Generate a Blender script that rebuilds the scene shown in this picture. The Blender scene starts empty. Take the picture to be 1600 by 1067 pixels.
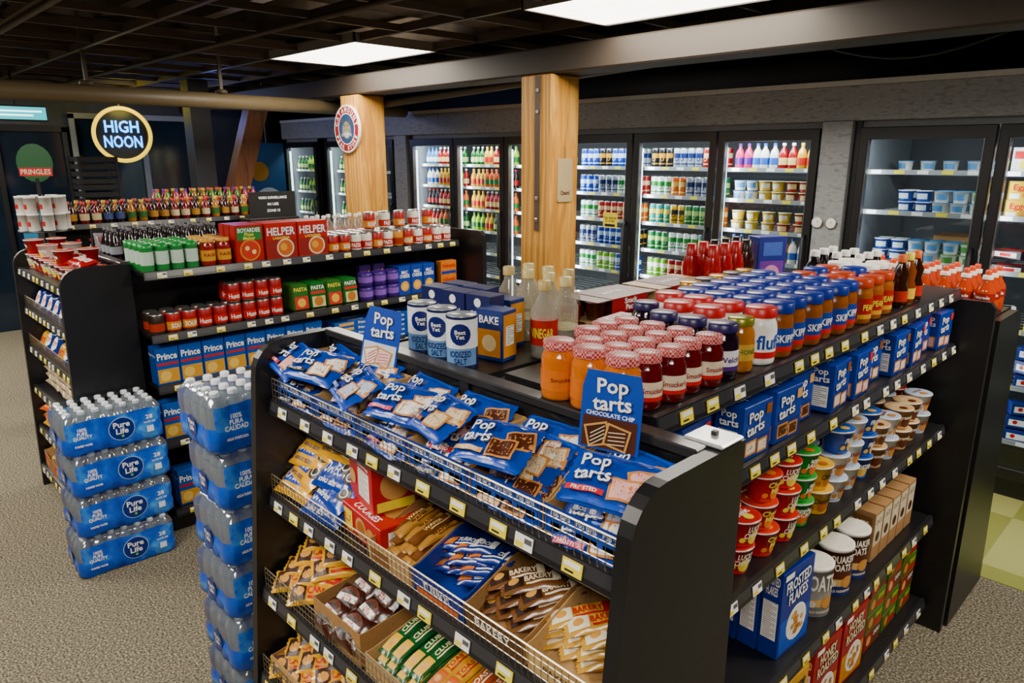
import bpy, math, random, colorsys
from mathutils import Vector, Matrix, Euler
random.seed(7)
R=random.random
def U(a,b): return a+(b-a)*R()
COL=bpy.context.scene.collection
# ---------------------------------------------------------------- materials
def lin(h):
    h=h.lstrip('#'); c=[int(h[i:i+2],16)/255 for i in (0,2,4)]
    hh,s,v=colorsys.rgb_to_hsv(*c)
    if s>.12: s=min(1,s*1.14); v=v*.96
    c=colorsys.hsv_to_rgb(hh,s,v)
    return tuple(((x/12.92) if x<=.04045 else ((x+.055)/1.055)**2.4) for x in c)+(1,)
MC={}
def M(h,rough=.42,metal=0,em=0,bump=0,var=.06,scale=60,coat=0):
    k=(h,rough,metal,em,bump,var,scale,coat)
    if k in MC: return MC[k]
    m=bpy.data.materials.new('paint_'+h.strip('#')); m.use_nodes=True
    nt=m.node_tree; p=nt.nodes['Principled BSDF']; L=nt.links.new
    p.inputs['Base Color'].default_value=lin(h); p.inputs['Roughness'].default_value=rough; p.inputs['Metallic'].default_value=metal
    p.inputs['Coat Weight'].default_value=coat; p.inputs['Coat Roughness'].default_value=.12
    if em: p.inputs['Emission Color'].default_value=lin(h); p.inputs['Emission Strength'].default_value=em
    elif var or bump:
        tc=nt.nodes.new('ShaderNodeTexCoord'); n=nt.nodes.new('ShaderNodeTexNoise'); n.inputs['Scale'].default_value=scale; n.inputs['Detail'].default_value=2
        L(tc.outputs['Object'],n.inputs['Vector'])
        if var:
            mr=nt.nodes.new('ShaderNodeMapRange'); mr.inputs['From Min'].default_value=.3; mr.inputs['From Max'].default_value=.7
            mr.inputs['To Min'].default_value=1-var; mr.inputs['To Max'].default_value=1+var
            hs=nt.nodes.new('ShaderNodeHueSaturation'); hs.inputs['Color'].default_value=lin(h)
            L(n.outputs['Fac'],mr.inputs['Value']); L(mr.outputs['Result'],hs.inputs['Value']); L(hs.outputs['Color'],p.inputs['Base Color'])
        if bump:
            b=nt.nodes.new('ShaderNodeBump'); b.inputs['Strength'].default_value=bump; b.inputs['Distance'].default_value=.004
            L(n.outputs['Fac'],b.inputs['Height']); L(b.outputs['Normal'],p.inputs['Normal'])
    MC[k]=m; return m
def F(h,b=.45): return M(h,.26,0,0,b,.10,40,.3)      # crinkly film
def mixmat(name,cols,scale,rough,bump=0,detail=4,stretch=(1,1,1),kind='noise',dist=.01,metal=0,gen='Object'):
    m=bpy.data.materials.new(name); m.use_nodes=True; nt=m.node_tree; p=nt.nodes['Principled BSDF']; L=nt.links.new
    tc=nt.nodes.new('ShaderNodeTexCoord'); mp=nt.nodes.new('ShaderNodeMapping'); mp.inputs['Scale'].default_value=stretch
    L(tc.outputs[gen],mp.inputs['Vector'])
    if kind=='noise':
        n=nt.nodes.new('ShaderNodeTexNoise'); n.inputs['Scale'].default_value=scale; n.inputs['Detail'].default_value=detail; o=n.outputs['Fac']
    elif kind=='wave':
        n=nt.nodes.new('ShaderNodeTexWave'); n.inputs['Scale'].default_value=scale; n.inputs['Distortion'].default_value=7; n.inputs['Detail'].default_value=3; n.inputs['Detail Scale'].default_value=1.5; o=n.outputs['Fac']
    elif kind=='checker':
        n=nt.nodes.new('ShaderNodeTexChecker'); n.inputs['Scale'].default_value=scale; o=n.outputs['Fac']
    L(mp.outputs['Vector'],n.inputs['Vector'])
    r=nt.nodes.new('ShaderNodeValToRGB'); e=r.color_ramp.elements
    lo,hi=(.33,.67) if kind=='noise' else (0,1)
    e[0].position=lo; e[0].color=lin(cols[0]); e[1].position=hi; e[1].color=lin(cols[-1])
    for i,c in enumerate(cols[1:-1]):
        x=e.new(lo+(hi-lo)*(i+1)/(len(cols)-1)); x.color=lin(c)
    L(o,r.inputs['Fac']); L(r.outputs['Color'],p.inputs['Base Color'])
    p.inputs['Roughness'].default_value=rough; p.inputs['Metallic'].default_value=metal
    if bump:
        b=nt.nodes.new('ShaderNodeBump'); b.inputs['Strength'].default_value=bump; b.inputs['Distance'].default_value=dist
        L(o,b.inputs['Height']); L(b.outputs['Normal'],p.inputs['Normal'])
    return m
def clear(name,tint,gl,rough=.05,edge=.5,diff=0,dc=(.75,.8,.85,1)):
    m=bpy.data.materials.new(name); m.use_nodes=True; nt=m.node_tree; nt.nodes.clear(); L=nt.links.new
    o=nt.nodes.new('ShaderNodeOutputMaterial'); t=nt.nodes.new('ShaderNodeBsdfTransparent'); t.inputs[0].default_value=lin(tint)
    g=nt.nodes.new('ShaderNodeBsdfGlossy'); g.inputs['Roughness'].default_value=rough
    lw=nt.nodes.new('ShaderNodeLayerWeight'); lw.inputs[0].default_value=.5
    pw=nt.nodes.new('ShaderNodeMath'); pw.operation='POWER'; pw.inputs[1].default_value=4; L(lw.outputs['Facing'],pw.inputs[0])
    ma=nt.nodes.new('ShaderNodeMath'); ma.operation='MULTIPLY_ADD'; ma.inputs[1].default_value=edge; ma.inputs[2].default_value=gl; ma.use_clamp=True
    L(pw.outputs[0],ma.inputs[0]); mx=nt.nodes.new('ShaderNodeMixShader'); L(ma.outputs[0],mx.inputs[0]); L(t.outputs[0],mx.inputs[1]); L(g.outputs[0],mx.inputs[2])
    last=mx
    if diff:
        d=nt.nodes.new('ShaderNodeBsdfDiffuse'); d.inputs[0].default_value=dc; m2=nt.nodes.new('ShaderNodeMixShader'); m2.inputs[0].default_value=diff
        L(mx.outputs[0],m2.inputs[1]); L(d.outputs[0],m2.inputs[2]); last=m2
    L(last.outputs[0],o.inputs[0]); return m
BLK=M('#121214',.38,0,0,.05,.15,8); BLK2=M('#0b0b0d',.5); RAIL=M('#19191c',.3); STEEL=M('#a8a8a4',.3,.9); WIRE=M('#a39a86',.3,.9)
WHT=M('#f2f0ea'); YEL=M('#f2de3a'); PAPER=M('#efe9da',.6); CARD=M('#a07a4c',.75,0,0,.1,.1,90); CARD2=M('#bd9a68',.75,0,0,.1,.1,90)
NAVY=M('#10205c'); BLUE=M('#1248ac'); RED=M('#c8141c'); DRED=M('#8e0f16'); GRN=M('#1d7a35'); ORG=M('#e2711d'); BRN=M('#4a2413'); TAN=M('#c89a5c')
GREY=M('#8b8b88'); PURP=M('#4c2378'); INK=M('#22242a')
WOOD=mixmat('pine_wood',['#b4803a','#d8a24c','#c48f42','#e2b060'],2.2,.5,.12,stretch=(3,3,.35),kind='wave')
WOODD=mixmat('dark_wood',['#4d2d15','#7a4a22'],3,.55,.1,stretch=(3,3,.4),kind='wave')
CARPET=mixmat('carpet_loop',['#2c2820','#585142','#7c7564','#b0a892'],120,.95,.5,detail=8,dist=.004)
GREENF=mixmat('green_vinyl',['#8a8c4c','#a4a56a'],1.6,.4,.03,stretch=(1,1,1),kind='checker')
PANEL=mixmat('grey_panel',['#7d8084','#9b9ea1','#8b8e92'],60,.5,.06,stretch=(.3,1,1),metal=.15)
CEILB=mixmat('painted_beam',['#463c30','#5e5242'],6,.7,.1)
CEIL=M('#2a241e',.9,0,0,.1,.3,3); GRIDM=M('#5a4f42',.55)
WALL=mixmat('painted_wall',['#3b3630','#4c463e'],5,.8)
GLASS=clear('door_glass','#dfe8ea',.06,.02,.5)
PLAST=clear('clear_plastic','#dfe8ee',.14,.12,.5,.14)
WRAPC=clear('clear_wrap','#dfeaf2',.18,.10,.45,.08)
BOTC=clear('bottle_plastic','#e8e8dc',.12,.06,.8,.22,(.72,.70,.62,1))
GING=mixmat('gingham_lid',['#a00a14','#d89a96'],210,.4,kind='checker')
WATERF=mixmat('blue_printed_film',['#0636a0','#0c50c0','#1a68d4','#62a8e8'],9,.16,.4,detail=5,dist=.006)
# ---------------------------------------------------------------- mesh builder
TG={}
def tgeo(s):
    if s in TG: return TG[s]
    cu=bpy.data.curves.new('t','FONT'); cu.body=s; cu.align_x='CENTER'; cu.offset=.022; cu.resolution_u=2; cu.space_line=.85
    ob=bpy.data.objects.new('t',cu); COL.objects.link(ob); dg=bpy.context.evaluated_depsgraph_get()
    me=bpy.data.meshes.new_from_object(ob.evaluated_get(dg))
    v=[(a.co.x,a.co.y) for a in me.vertices]; f=[tuple(p.vertices) for p in me.polygons]
    x0=min(a for a,b in v);x1=max(a for a,b in v);y0=min(b for a,b in v);y1=max(b for a,b in v)
    v=[((a-(x0+x1)/2)/(x1-x0),(b-(y0+y1)/2)/(y1-y0)) for a,b in v]
    bpy.data.objects.remove(ob); bpy.data.curves.remove(cu); bpy.data.meshes.remove(me)
    TG[s]=(v,f,(x1-x0)/(y1-y0)); return TG[s]
class B:
    def __init__(s): s.v=[];s.f=[];s.m=[];s.mats=[];s.s=[]
    def mi(s,mat):
        if mat not in s.mats: s.mats.append(mat)
        return s.mats.index(mat)
    def add(s,vs,fs,mat,sm=False):
        o=len(s.v); s.v+=[tuple(v) for v in vs]
        for i,f in enumerate(fs):
            s.f.append(tuple(o+j for j in f)); s.m.append(s.mi(mat[i] if isinstance(mat,list) else mat)); s.s.append(sm)
        return s
    def box(s,x0,x1,y0,y1,z0,z1,mat,bev=0):
        lo=(x0,y0,z0);hi=(x1,y1,z1); c=Vector(((x0+x1)/2,(y0+y1)/2,(z0+z1)/2)); vs=[];idx={}
        for i in range(8):
            b=[(i>>k)&1 for k in range(3)]
            if bev:
                for a in range(3):
                    idx[i,a]=len(vs); vs.append(tuple((hi[k] if b[k] else lo[k])+(0 if k==a else (-bev if b[k] else bev)) for k in range(3)))
            else:
                for a in range(3): idx[i,a]=len(vs)
                vs.append(tuple(hi[k] if b[k] else lo[k] for k in range(3)))
        fs=[]
        for a in range(3):
            b,d=(a+1)%3,(a+2)%3
            for sd in (0,1):
                q=[(sd<<a)|(i<<b)|(j<<d) for i,j in((0,0),(1,0),(1,1),(0,1))]; fs.append([idx[i,a] for i in q])
            if bev:
                for i,j in((0,0),(1,0),(1,1),(0,1)):
                    c0=(i<<b)|(j<<d); c1=c0|(1<<a); fs.append([idx[c0,b],idx[c0,d],idx[c1,d],idx[c1,b]])
        if bev:
            for i in range(8): fs.append([idx[i,0],idx[i,1],idx[i,2]])
        out=[]
        for f in fs:
            p=[Vector(vs[i]) for i in f]; n=(p[1]-p[0]).cross(p[2]-p[0]); m=sum(p,Vector())/len(p)-c
            out.append(f if n.dot(m)>=0 else f[::-1])
        return s.add(vs,out,mat)
    def lathe(s,prof,mat,seg=18,cx=0,cy=0,sm=True,sx=1,sy=1):
        vs=[];fs=[];ms=[]
        for r,z in prof:
            for i in range(seg):
                a=2*math.pi*(i+.5)/seg; vs.append((cx+r*math.cos(a)*sx,cy+r*math.sin(a)*sy,z))
        for k in range(len(prof)-1):
            for i in range(seg):
                j=(i+1)%seg; fs.append((k*seg+i,k*seg+j,(k+1)*seg+j,(k+1)*seg+i)); ms.append(mat[k] if isinstance(mat,list) else mat)
        s.add(vs,fs,ms,sm)
        n=len(prof)-1
        if prof[0][0]>.0001: s.add(vs[:seg],[tuple(range(seg))[::-1]],ms[0])
        if prof[n][0]>.0001: s.add(vs[n*seg:],[tuple(range(seg))],ms[-1])
        return s
    def torus(s,R0,r,mat,seg=48,n=10):   # ring in the XZ plane
        vs=[];fs=[]
        for i in range(seg):
            a=2*math.pi*i/seg
            for j in range(n):
                t=2*math.pi*j/n; q=R0+r*math.cos(t); vs.append((q*math.cos(a),r*math.sin(t),q*math.sin(a)))
        for i in range(seg):
            for j in range(n):
                i2=(i+1)%seg; j2=(j+1)%n; fs.append((i*n+j,i2*n+j,i2*n+j2,i*n+j2))
        return s.add(vs,fs,mat,True)
    def prism(s,pts,ax,a0,a1,mat):
        n=len(pts)
        def P(a,p):
            if ax=='x': return (a,p[0],p[1])
            if ax=='y': return (p[0],a,p[1])
            return (p[0],p[1],a)
        vs=[P(a0,p) for p in pts]+[P(a1,p) for p in pts]
        fs=[tuple(range(n))[::-1],tuple(range(n,2*n))]+[(i,(i+1)%n,n+(i+1)%n,n+i) for i in range(n)]
        return s.add(vs,fs,mat)
    def tube(s,pts,r,mat,seg=6):
        pts=[Vector(p) for p in pts]; vs=[];fs=[]
        for k,p in enumerate(pts):
            d=(pts[min(k+1,len(pts)-1)]-pts[max(k-1,0)]).normalized(); up=Vector((0,0,1)) if abs(d.z)<.9 else Vector((1,0,0))
            a=d.cross(up).normalized(); b=d.cross(a)
            for i in range(seg):
                t=2*math.pi*i/seg; vs.append(p+a*r*math.cos(t)+b*r*math.sin(t))
        for k in range(len(pts)-1):
            for i in range(seg):
                j=(i+1)%seg; fs.append((k*seg+i,k*seg+j,(k+1)*seg+j,(k+1)*seg+i))
        fs+= [tuple(range(seg)),tuple(range((len(pts)-1)*seg,len(pts)*seg))]
        return s.add(vs,fs,mat,seg>4)
    def text(s,t,w,h,fn,mat,cx=0,cy=0,ang=0):
        v,f,asp=tgeo(t)
        if w/h>asp*1.15: w=h*asp*1.15
        ca,sa=math.cos(ang),math.sin(ang)
        vs=[fn(cx+a*w*ca-b*h*sa,cy+a*w*sa+b*h*ca) for a,b in v]
        return s.add(vs,f,mat)
    def patch(s,x0,x1,y0,y1,fn,mat,nx=1,ny=1,ang=0):
        cx,cy=(x0+x1)/2,(y0+y1)/2; ca,sa=math.cos(ang),math.sin(ang); vs=[];fs=[]
        for j in range(ny+1):
            for i in range(nx+1):
                a=x0+(x1-x0)*i/nx-cx; b=y0+(y1-y0)*j/ny-cy; vs.append(fn(cx+a*ca-b*sa,cy+a*sa+b*ca))
        for j in range(ny):
            for i in range(nx):
                q=j*(nx+1)+i; fs.append((q,q+1,q+nx+2,q+nx+1))
        return s.add(vs,fs,mat)
    def disc(s,cx,cy,r,fn,mat,seg=18,sy=1,r0=0):
        vs=[];fs=[]
        if r0<=0:
            vs=[fn(cx,cy)]
            for rr in(r*.5,r):
                vs+=[fn(cx+rr*math.cos(2*math.pi*i/seg),cy+sy*rr*math.sin(2*math.pi*i/seg)) for i in range(seg)]
            for i in range(seg):
                j=(i+1)%seg; fs+=[(0,1+i,1+j),(1+i,1+seg+i,1+seg+j,1+j)]
        else:
            for rr in(r0,r): vs+=[fn(cx+rr*math.cos(2*math.pi*i/seg),cy+sy*rr*math.sin(2*math.pi*i/seg)) for i in range(seg)]
            for i in range(seg):
                j=(i+1)%seg; fs.append((i,seg+i,seg+j,j))
        return s.add(vs,fs,mat)
    def mesh(s,name):
        me=bpy.data.meshes.new(name); me.from_pydata(s.v,[],s.f); me.update()
        for m in s.mats: me.materials.append(m)
        me.polygons.foreach_set('material_index',s.m); me.polygons.foreach_set('use_smooth',s.s); me.update(); return me
def fixlab(l):
    n=len(l.replace('-',' ').split())
    if n<4: l=l+' on the store shelf'
    return l
def obj(name,me,loc=(0,0,0),rot=(0,0,0),label=None,cat=None,group=None,kind=None,parent=None,sc=None):
    o=bpy.data.objects.new(name,me); COL.objects.link(o); o.location=loc; o.rotation_euler=rot
    if sc: o.scale=sc
    if parent: o.parent=parent
    if label: o['label']=fixlab(label)
    if cat: o['category']=cat
    if group: o['group']=group
    if kind: o['kind']=kind
    return o
class K:
    def __init__(s,name,label,cat,me,parts=()): s.name,s.label,s.cat,s.me,s.parts=name,label,cat,me,list(parts)
def put(k,x,y,z,rz=0,rx=0,ry=0,g=None,label=None,sc=None):
    o=obj(k.name,k.me,(x,y,z),(rx,ry,rz),label or k.label,k.cat,g,sc=sc)
    for p in k.parts: 
        c=obj(p[0],p[1],parent=o)
        if len(p)>2: c.location=p[2]
    return o
E=math.pi/2
def cyl(Rr,off=.0009,taper=None): # wrap on a cylinder facing -Y
    def fn(x,y):
        r=(taper(y) if taper else Rr)+off; a=x/r; return (r*math.sin(a),-r*math.cos(a),y)
    return fn
def face(fc,w,d,h,off=.0008):
    return {'f':lambda x,y:(x,-d/2-off,y),'r':lambda x,y:(w/2+off,x,y),'t':lambda x,y:(x,y,h+off),'l':lambda x,y:(-w/2-off,-x,y)}[fc]
def nutr(fc,cx,cy,w,h):
    it=[('p',fc,cx-w/2,cx+w/2,cy-h/2,cy+h/2,WHT)]
    n=int(h/.006)
    for i in range(n): it.append(('p',fc,cx-w*.42,cx+w*(.42 if i%3 else .1),cy-h/2+.004+.006*i,cy-h/2+.0055+.006*i,INK))
    return it
def logo(fc,t,w,h,cx,cy,c1=None,ang=.08):
    return [('t',fc,t,w*1.05,h*1.09,cx+.0015,cy-.0015,NAVY,ang),('t',fc,t,w,h,cx,cy,c1 or WHT,ang)]
def carton(name,label,w,d,h,mat,items=(),cat='food box',bev=.0015):
    b=B(); b.box(-w/2,w/2,-d/2,d/2,0,h,mat,bev)
    lv=.0006
    for it in items:
        fn=face(it[1],w,d,h,lv); lv+=.00009
        if it[0]=='p': b.patch(*it[2:6],fn,it[6])
        elif it[0]=='d': b.disc(it[2],it[3],it[4],fn,it[5])
        else: b.text(it[2],it[3],it[4],fn,it[7],it[5],it[6],it[8] if len(it)>8 else 0)
    return K(name,label,cat,b.mesh(name))
def pillow(name,label,L,Wd,H,mat,items=(),cat='snack pack',zig=True,wr=.0015,ph=0):
    b=B(); nx,ny=18,12
    def top(x,y,s=1):
        u=min(1,abs(x)/(L/2*.93)); v=min(1,abs(y)/(Wd/2))
        z=H/2*((1-u**3)**.55)*((1-v**4)**.5)
        k=(z/(H/2))
        z+=k*(wr*math.sin(x*140+y*60+ph)+wr*.8*math.sin(y*190-x*70+ph*2)*u)
        return H/2+s*z+ (.0004*s)
    for sgn in(1,-1):
        vs=[];fs=[]
        for j in range(ny+1):
            for i in range(nx+1):
                x=-L/2+L*i/nx; y=-Wd/2+Wd*j/ny
                ex=abs(abs(x)-L/2)<1e-6
                if ex and zig: x+=(.0025 if j%2 else -.0015)*(1 if x>0 else -1)
                vs.append((x,y*(1-.05*math.sin(math.pi*(i/nx))),top(x,y,sgn)+(.002*math.sin(y*120+ph) if ex else 0)))
        for j in range(ny):
            for i in range(nx):
                q=j*(nx+1)+i; f=(q,q+1,q+nx+2,q+nx+1); fs.append(f if sgn>0 else f[::-1])
        b.add(vs,fs,mat,True)
    off=.0012
    for it in items:
        fn=(lambda o:lambda x,y:(x,y,top(x,y)+o))(off); off+=.00025
        if it[0]=='p': b.patch(*it[1:5],fn,it[5],6,4,it[6] if len(it)>6 else 0)
        elif it[0]=='d': b.disc(it[1],it[2],it[3],fn,it[4],it[5] if len(it)>5 else 14)
        else: b.text(it[1],it[2],it[3],fn,it[6],it[4],it[5],it[7] if len(it)>7 else 0)
    return K(name,label,cat,b.mesh(name))
def jar(name,label,r,h,body,lid,lidh,labm=None,txt=None,txm=None,lz=(.25,.7),seg=22,neck=.82,cat='jar',lidr=None,stripe=None,th=.3):
    b=B(); b.lathe([(r*.86,0),(r*.97,.003),(r,.009),(r,h*.78),(r*.95,h*.86),(r*neck,h*.93),(r*neck,h)],body,seg)
    if labm:
        z0,z1=h*lz[0],h*lz[1]; n=18; vs=[];fs=[]; rr=r+.0007
        for z in(z0,z1):
            for i in range(n+1):
                a=-math.pi*.78+math.pi*1.56*i/n; vs.append((rr*math.sin(a),-rr*math.cos(a),z))
        for i in range(n): fs.append((i,i+1,n+2+i,n+1+i))
        b.add(vs,fs,labm,True)
        if stripe: b.patch(-r*1.2,r*1.2,z0,z0+(z1-z0)*.22,cyl(r,.0011),stripe,10,1)
        if txt: b.text(txt,r*1.75,(z1-z0)*th*(1+txt.count('\n')),cyl(r,.0017),txm,0,(z0+z1)/2+(z1-z0)*.06)
    l=B(); lr=lidr or r*(neck+.08)
    l.lathe([(lr,h-.002),(lr,h+lidh-.002),(lr*.94,h+lidh),(0,h+lidh)],lid,seg)
    return K(name,label,cat,b.mesh(name),[('lid',l.mesh('lid'))])
def bottle(name,label,prof,body,cap,caph,capr,cat='bottle',labm=None,lz=None,txt=None,txm=None,seg=16,parts=True,th=.4):
    b=B(); b.lathe(prof,body,seg); R0=max(p[0] for p in prof)
    if labm:
        b.lathe([(R0+.0008,lz[0]),(R0+.0008,lz[1])],labm,seg)
        if txt: b.text(txt,R0*1.8,(lz[1]-lz[0])*th*(1+txt.count('\n')),cyl(R0,.0022),txm,0,(lz[0]+lz[1])/2)
    z=prof[-1][1]; l=b if not parts else B()
    l.lathe([(capr,z-.004),(capr,z+caph-.002),(capr*.85,z+caph),(0,z+caph)],cap,max(10,seg-4))
    return K(name,label,cat,b.mesh(name),[('cap',l.mesh('cap'))] if parts else ())
def can(name,label,r,h,body,band,top=STEEL,seg=14,txt=None,txm=WHT,cat='can',bz=(.3,.7)):
    b=B(); b.lathe([(r*.85,0),(r,.006),(r,h*bz[0]),(r,h*bz[1]),(r,h-.012),(r*.84,h-.003),(r*.8,h-.004)],[top,body,band,body,top,top],seg)
    if txt: b.text(txt,r*1.7,h*(bz[1]-bz[0])*.6,cyl(r),txm,0,h*(bz[0]+bz[1])/2)
    return K(name,label,cat,b.mesh(name))
def tray(name,label,w,d,hf,hb,outer,inner,items=(),cat='display tray'):
    b=B(); t=.002
    b.box(-w/2,w/2,-d/2,d/2,0,t,inner); b.box(-w/2,w/2,-d/2,-d/2+t,t,hf,outer); b.box(-w/2,w/2,d/2-t,d/2,t,hb,inner)
    for sx in(-1,1):
        x=sx*(w/2-t/2); b.prism([(-d/2+t,t),(d/2-t,t),(d/2-t,hb),(d/2-.05,hb),(-d/2+.02,hf),(-d/2+t,hf)],'x',x-t/2,x+t/2,inner)
    for it in items:
        fn=face('f',w,d,0,.0008)
        if it[0]=='p': b.patch(*it[1:5],fn,it[5])
        else: b.text(it[1],it[2],it[3],lambda x,y:(x,-d/2-.0012,y),it[6],it[4],it[5])
    return K(name,label,cat,b.mesh(name))
# ---------------------------------------------------------------- room
def simple(name,label,cat,b,kind=None,g=None,loc=(0,0,0),rot=(0,0,0)): return obj(name,b.mesh(name),loc,rot,label,cat,g,kind)
simple('floor','mottled tan loop-pile store carpet','floor',B().box(-11.5,3.5,-3.5,6,-.1,0,CARPET),'structure')
simple('floor','pale green vinyl tile strip beside the coolers','floor',B().box(-2.6,3.5,3.62,4.66,0,.004,GREENF),'structure')
simple('ceiling','dark painted open ceiling deck','ceiling',B().box(-11.5,3.5,-3.5,6,3.25,3.35,CEIL),'structure')
simple('wall_north','dark wall behind and above the coolers','wall',B().box(-11.5,3.5,5.56,5.66,0,3.25,BLK2),'structure')
simple('wall_west','dark grey painted wall with dim doorway','wall',B().box(-11.5,-11.4,-3.5,5.5,0,3.25,WALL),'structure')
simple('wall_east','painted grey wall','wall',B().box(3.4,3.5,-3.5,5.5,0,3.25,WALL),'structure')
simple('wall_south','painted grey wall','wall',B().box(-11.4,3.4,-3.5,-3.4,0,3.25,WALL),'structure')
b=B()
y=-3.3
while y<4.5: b.box(-11.3,3.3,y,y+.03,2.63,2.68,GRIDM); y+=.61
x=-11.2
while x<3.3: b.box(x,x+.022,-3.4,4.6,2.635,2.675,GRIDM); x+=.61
simple('trim_1','dark suspended ceiling grid bars without tiles','ceiling grid',b,'structure')
for i in range(14):
    simple('roof_joist','dark painted roof joist above the ceiling grid','joist',B().box(-11.3,3.3,-3+i*.61,-2.9+i*.61,2.95,3.25,CEILB),g='roof joists')
simple('ceiling_beam','dark brown painted beam resting on the wooden posts','beam',B().box(-11.3,3.3,3.50,3.74,2.40,2.56,M('#30281f',.65),.01))
simple('ceiling_beam','dark painted upper beam above the post beam','beam',B().box(-11.3,3.3,3.56,3.70,2.69,2.93,CEILB,.01))
for x in(-8.7,-6.75,-3.75,-1.3): simple('ceiling_beam','brown painted cross beam above the aisle','beam',B().box(x,x+.2,-3.3,3.45,2.70,2.93,CEILB,.01),g='ceiling cross beams')
simple('ceiling_duct','dark sheet metal duct under the roof','duct',B().box(-2.4,3.3,3.85,4.45,2.5,2.8,M('#221e1a',.6),.02))
simple('ceiling_pipe','thick tan sprinkler pipe hung below the ceiling','pipe',B().tube([(-6.0,-3.3,2.33),(-6.05,1.5,2.33),(-6.2,4.5,2.33)],.062,M('#6e6148',.5),14))
simple('ceiling_pipe','thin dark pipe along the back of the ceiling','pipe',B().tube([(-6.0,3.82,2.32),(-2.5,3.82,2.45),(3.2,3.82,2.45)],.03,M('#5a5246',.5),10))
for y,z in((2.05,2.60),(.95,2.61)): simple('ceiling_pipe','slim brown conduit running under the ceiling grid','pipe',B().tube([(-11.2,y,z),(-5.7,y+.05,z),(-5.65,y+.05,z),(3.2,y+.1,z)],.016,M('#5a4f40',.5),8),g='ceiling conduits')
simple('ceiling_pipe','black looped cable hanging above the coolers','pipe',B().tube([(-1.9+.12*i,4.3,2.5-.10*math.sin(math.pi*i/8)) for i in range(9)],.010,BLK2,6))
for i,(px,py) in enumerate([(-6.02,.9),(-6.05,1.6),(-6.1,2.6)]):
    b=B(); b.box(px-.012,px+.012,py-.012,py+.012,2.40,2.95,GRIDM); b.lathe([(.04,2.385),(.05,2.395),(.05,2.41),(.04,2.42)],M('#4d4433',.5),12,px,py)
    simple('pipe_hanger','steel pipe hanger bracket holding the ceiling pipe','bracket',b,g='pipe hangers')
def troffer(x,y,pw,g='ceiling lights'):
    r=obj('ceiling_light',None,(x,y,2.63),label='recessed fluorescent ceiling light with white ribbed lens',cat='ceiling light',group=g)
    b=B(); w,d=.61,.345
    for a in((-w,w,-d,-d+.012),(-w,w,d-.012,d),(-w,-w+.012,-d,d),(w-.012,w,-d,d)): b.box(*a,-.012,.05,M('#8c8880',.4))
    obj('light_frame',b.mesh('light_frame'),parent=r)
    b=B(); m=M('#fff4e4',.5,0,9.0); m2=M('#f4e8d4',.5,0,3.0)
    for i in range(3):
        y0=-d+.014+i*.222; b.box(-w+.014,w-.014,y0,y0+.205,-.008,.0,m)
        if i<2: b.box(-w+.014,w-.014,y0+.205,y0+.222,-.006,.0,m2)
    obj('lamp_lens',b.mesh('lamp_lens'),parent=r)
    l=bpy.data.lights.new('troffer','AREA'); l.shape='RECTANGLE'; l.size=1.15; l.size_y=.6; l.energy=pw; l.color=(1,.93,.81)
    o=bpy.data.objects.new('troffer_lamp',l); COL.objects.link(o); o.location=(x,y,2.6)
troffer(-4.93,3.1,60); troffer(-2.2,3.14,54)
for p in((-4.9,-.5),(-2.2,-.5),(.6,2.9),(.6,-.5),(-7.7,-.5),(-7.9,.5)): troffer(*p,66)
def post(x,y,top,lab):
    b=B(); b.box(x-.135,x+.135,y-.135,y+.135,0,top,WOOD,.006)
    return simple('wooden_post',lab,'post',b,g='structural timber posts')
PY=3.62; P1X=-3.37; P2X=-5.60
p1=post(P1X,PY,2.395,'square pine timber post with steel strap and hanging tag')
p2=post(P2X,PY,2.395,'square pine timber post with round shop emblem sign')
b=B(); b.box(-.022,.022,-.005,0,0,.98,M('#4e4137',.5))
for z in(.06,.2,.75,.88): b.box(-.012,.012,-.013,-.005,z,z+.024,STEEL,.003)
obj('steel_strap',b.mesh('steel_strap'),(P1X+.02,PY-.1352,1.41),label='brown steel strap bolted to the post',parent=p1)
b=B(); b.prism([(-.07,.01),(-.06,0),(.06,0),(.07,.01),(.07,.27),(.06,.28),(-.06,.28),(-.07,.27)],'y',-.008,0,M('#b5a27c',.5)); b.text('Cheers!',.09,.03,lambda x,y:(x,-.0095,y),BRN,0,.06)
b.tube([(0,-.003,.27),(0,-.003,.36)],.002,STEEL,5)
obj('hanging_tag',b.mesh('hanging_tag'),(P1X+.1362,PY,1.60),(0,0,E),label='tan wooden tag hanging on the pine post',cat='sign')
b=B(); b.lathe([(0,0),(.2,0),(.2,.02),(0,.02)],M('#2b2b33'),28)
b2=B(); b2.add([(x,-z,y) for x,y,z in b.v],b.f,M('#e6e0d4',.5))
sf=lambda o:(lambda x,y:(x,-o,y))
b2.disc(0,0,.195,sf(.0205),DRED,28); b2.disc(0,0,.125,sf(.0212),M('#2e4466'),24); b2.disc(0,0,.195,sf(.0216),WHT,28,1,.187); b2.disc(0,0,.132,sf(.0216),WHT,28,1,.124)
FUR=M('#7a756c'); FUR2=M('#4a4640')
b2.disc(0,-.01,.07,sf(.0219),FUR,16,1.05)
for sx in(-1,1):
    b2.add([(sx*.068,-.0222,.02),(sx*.022,-.0222,.055),(sx*.062,-.0222,.10)],[(0,1,2)],FUR2); b2.disc(sx*.027,.012,.012,sf(.0226),M('#d8b040'),8,.6); b2.disc(sx*.027,.012,.005,sf(.0229),BLK,8)
    b2.patch(sx*.03-.02,sx*.03+.02,.026,.032,sf(.0226),FUR2,1,1,sx*.35)
    for k in range(3): b2.patch(min(sx*.03,sx*.085),max(sx*.03,sx*.085),-.04-.008*k,-.038-.008*k,sf(.0226),WHT,1,1,-sx*.12*k)
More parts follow.
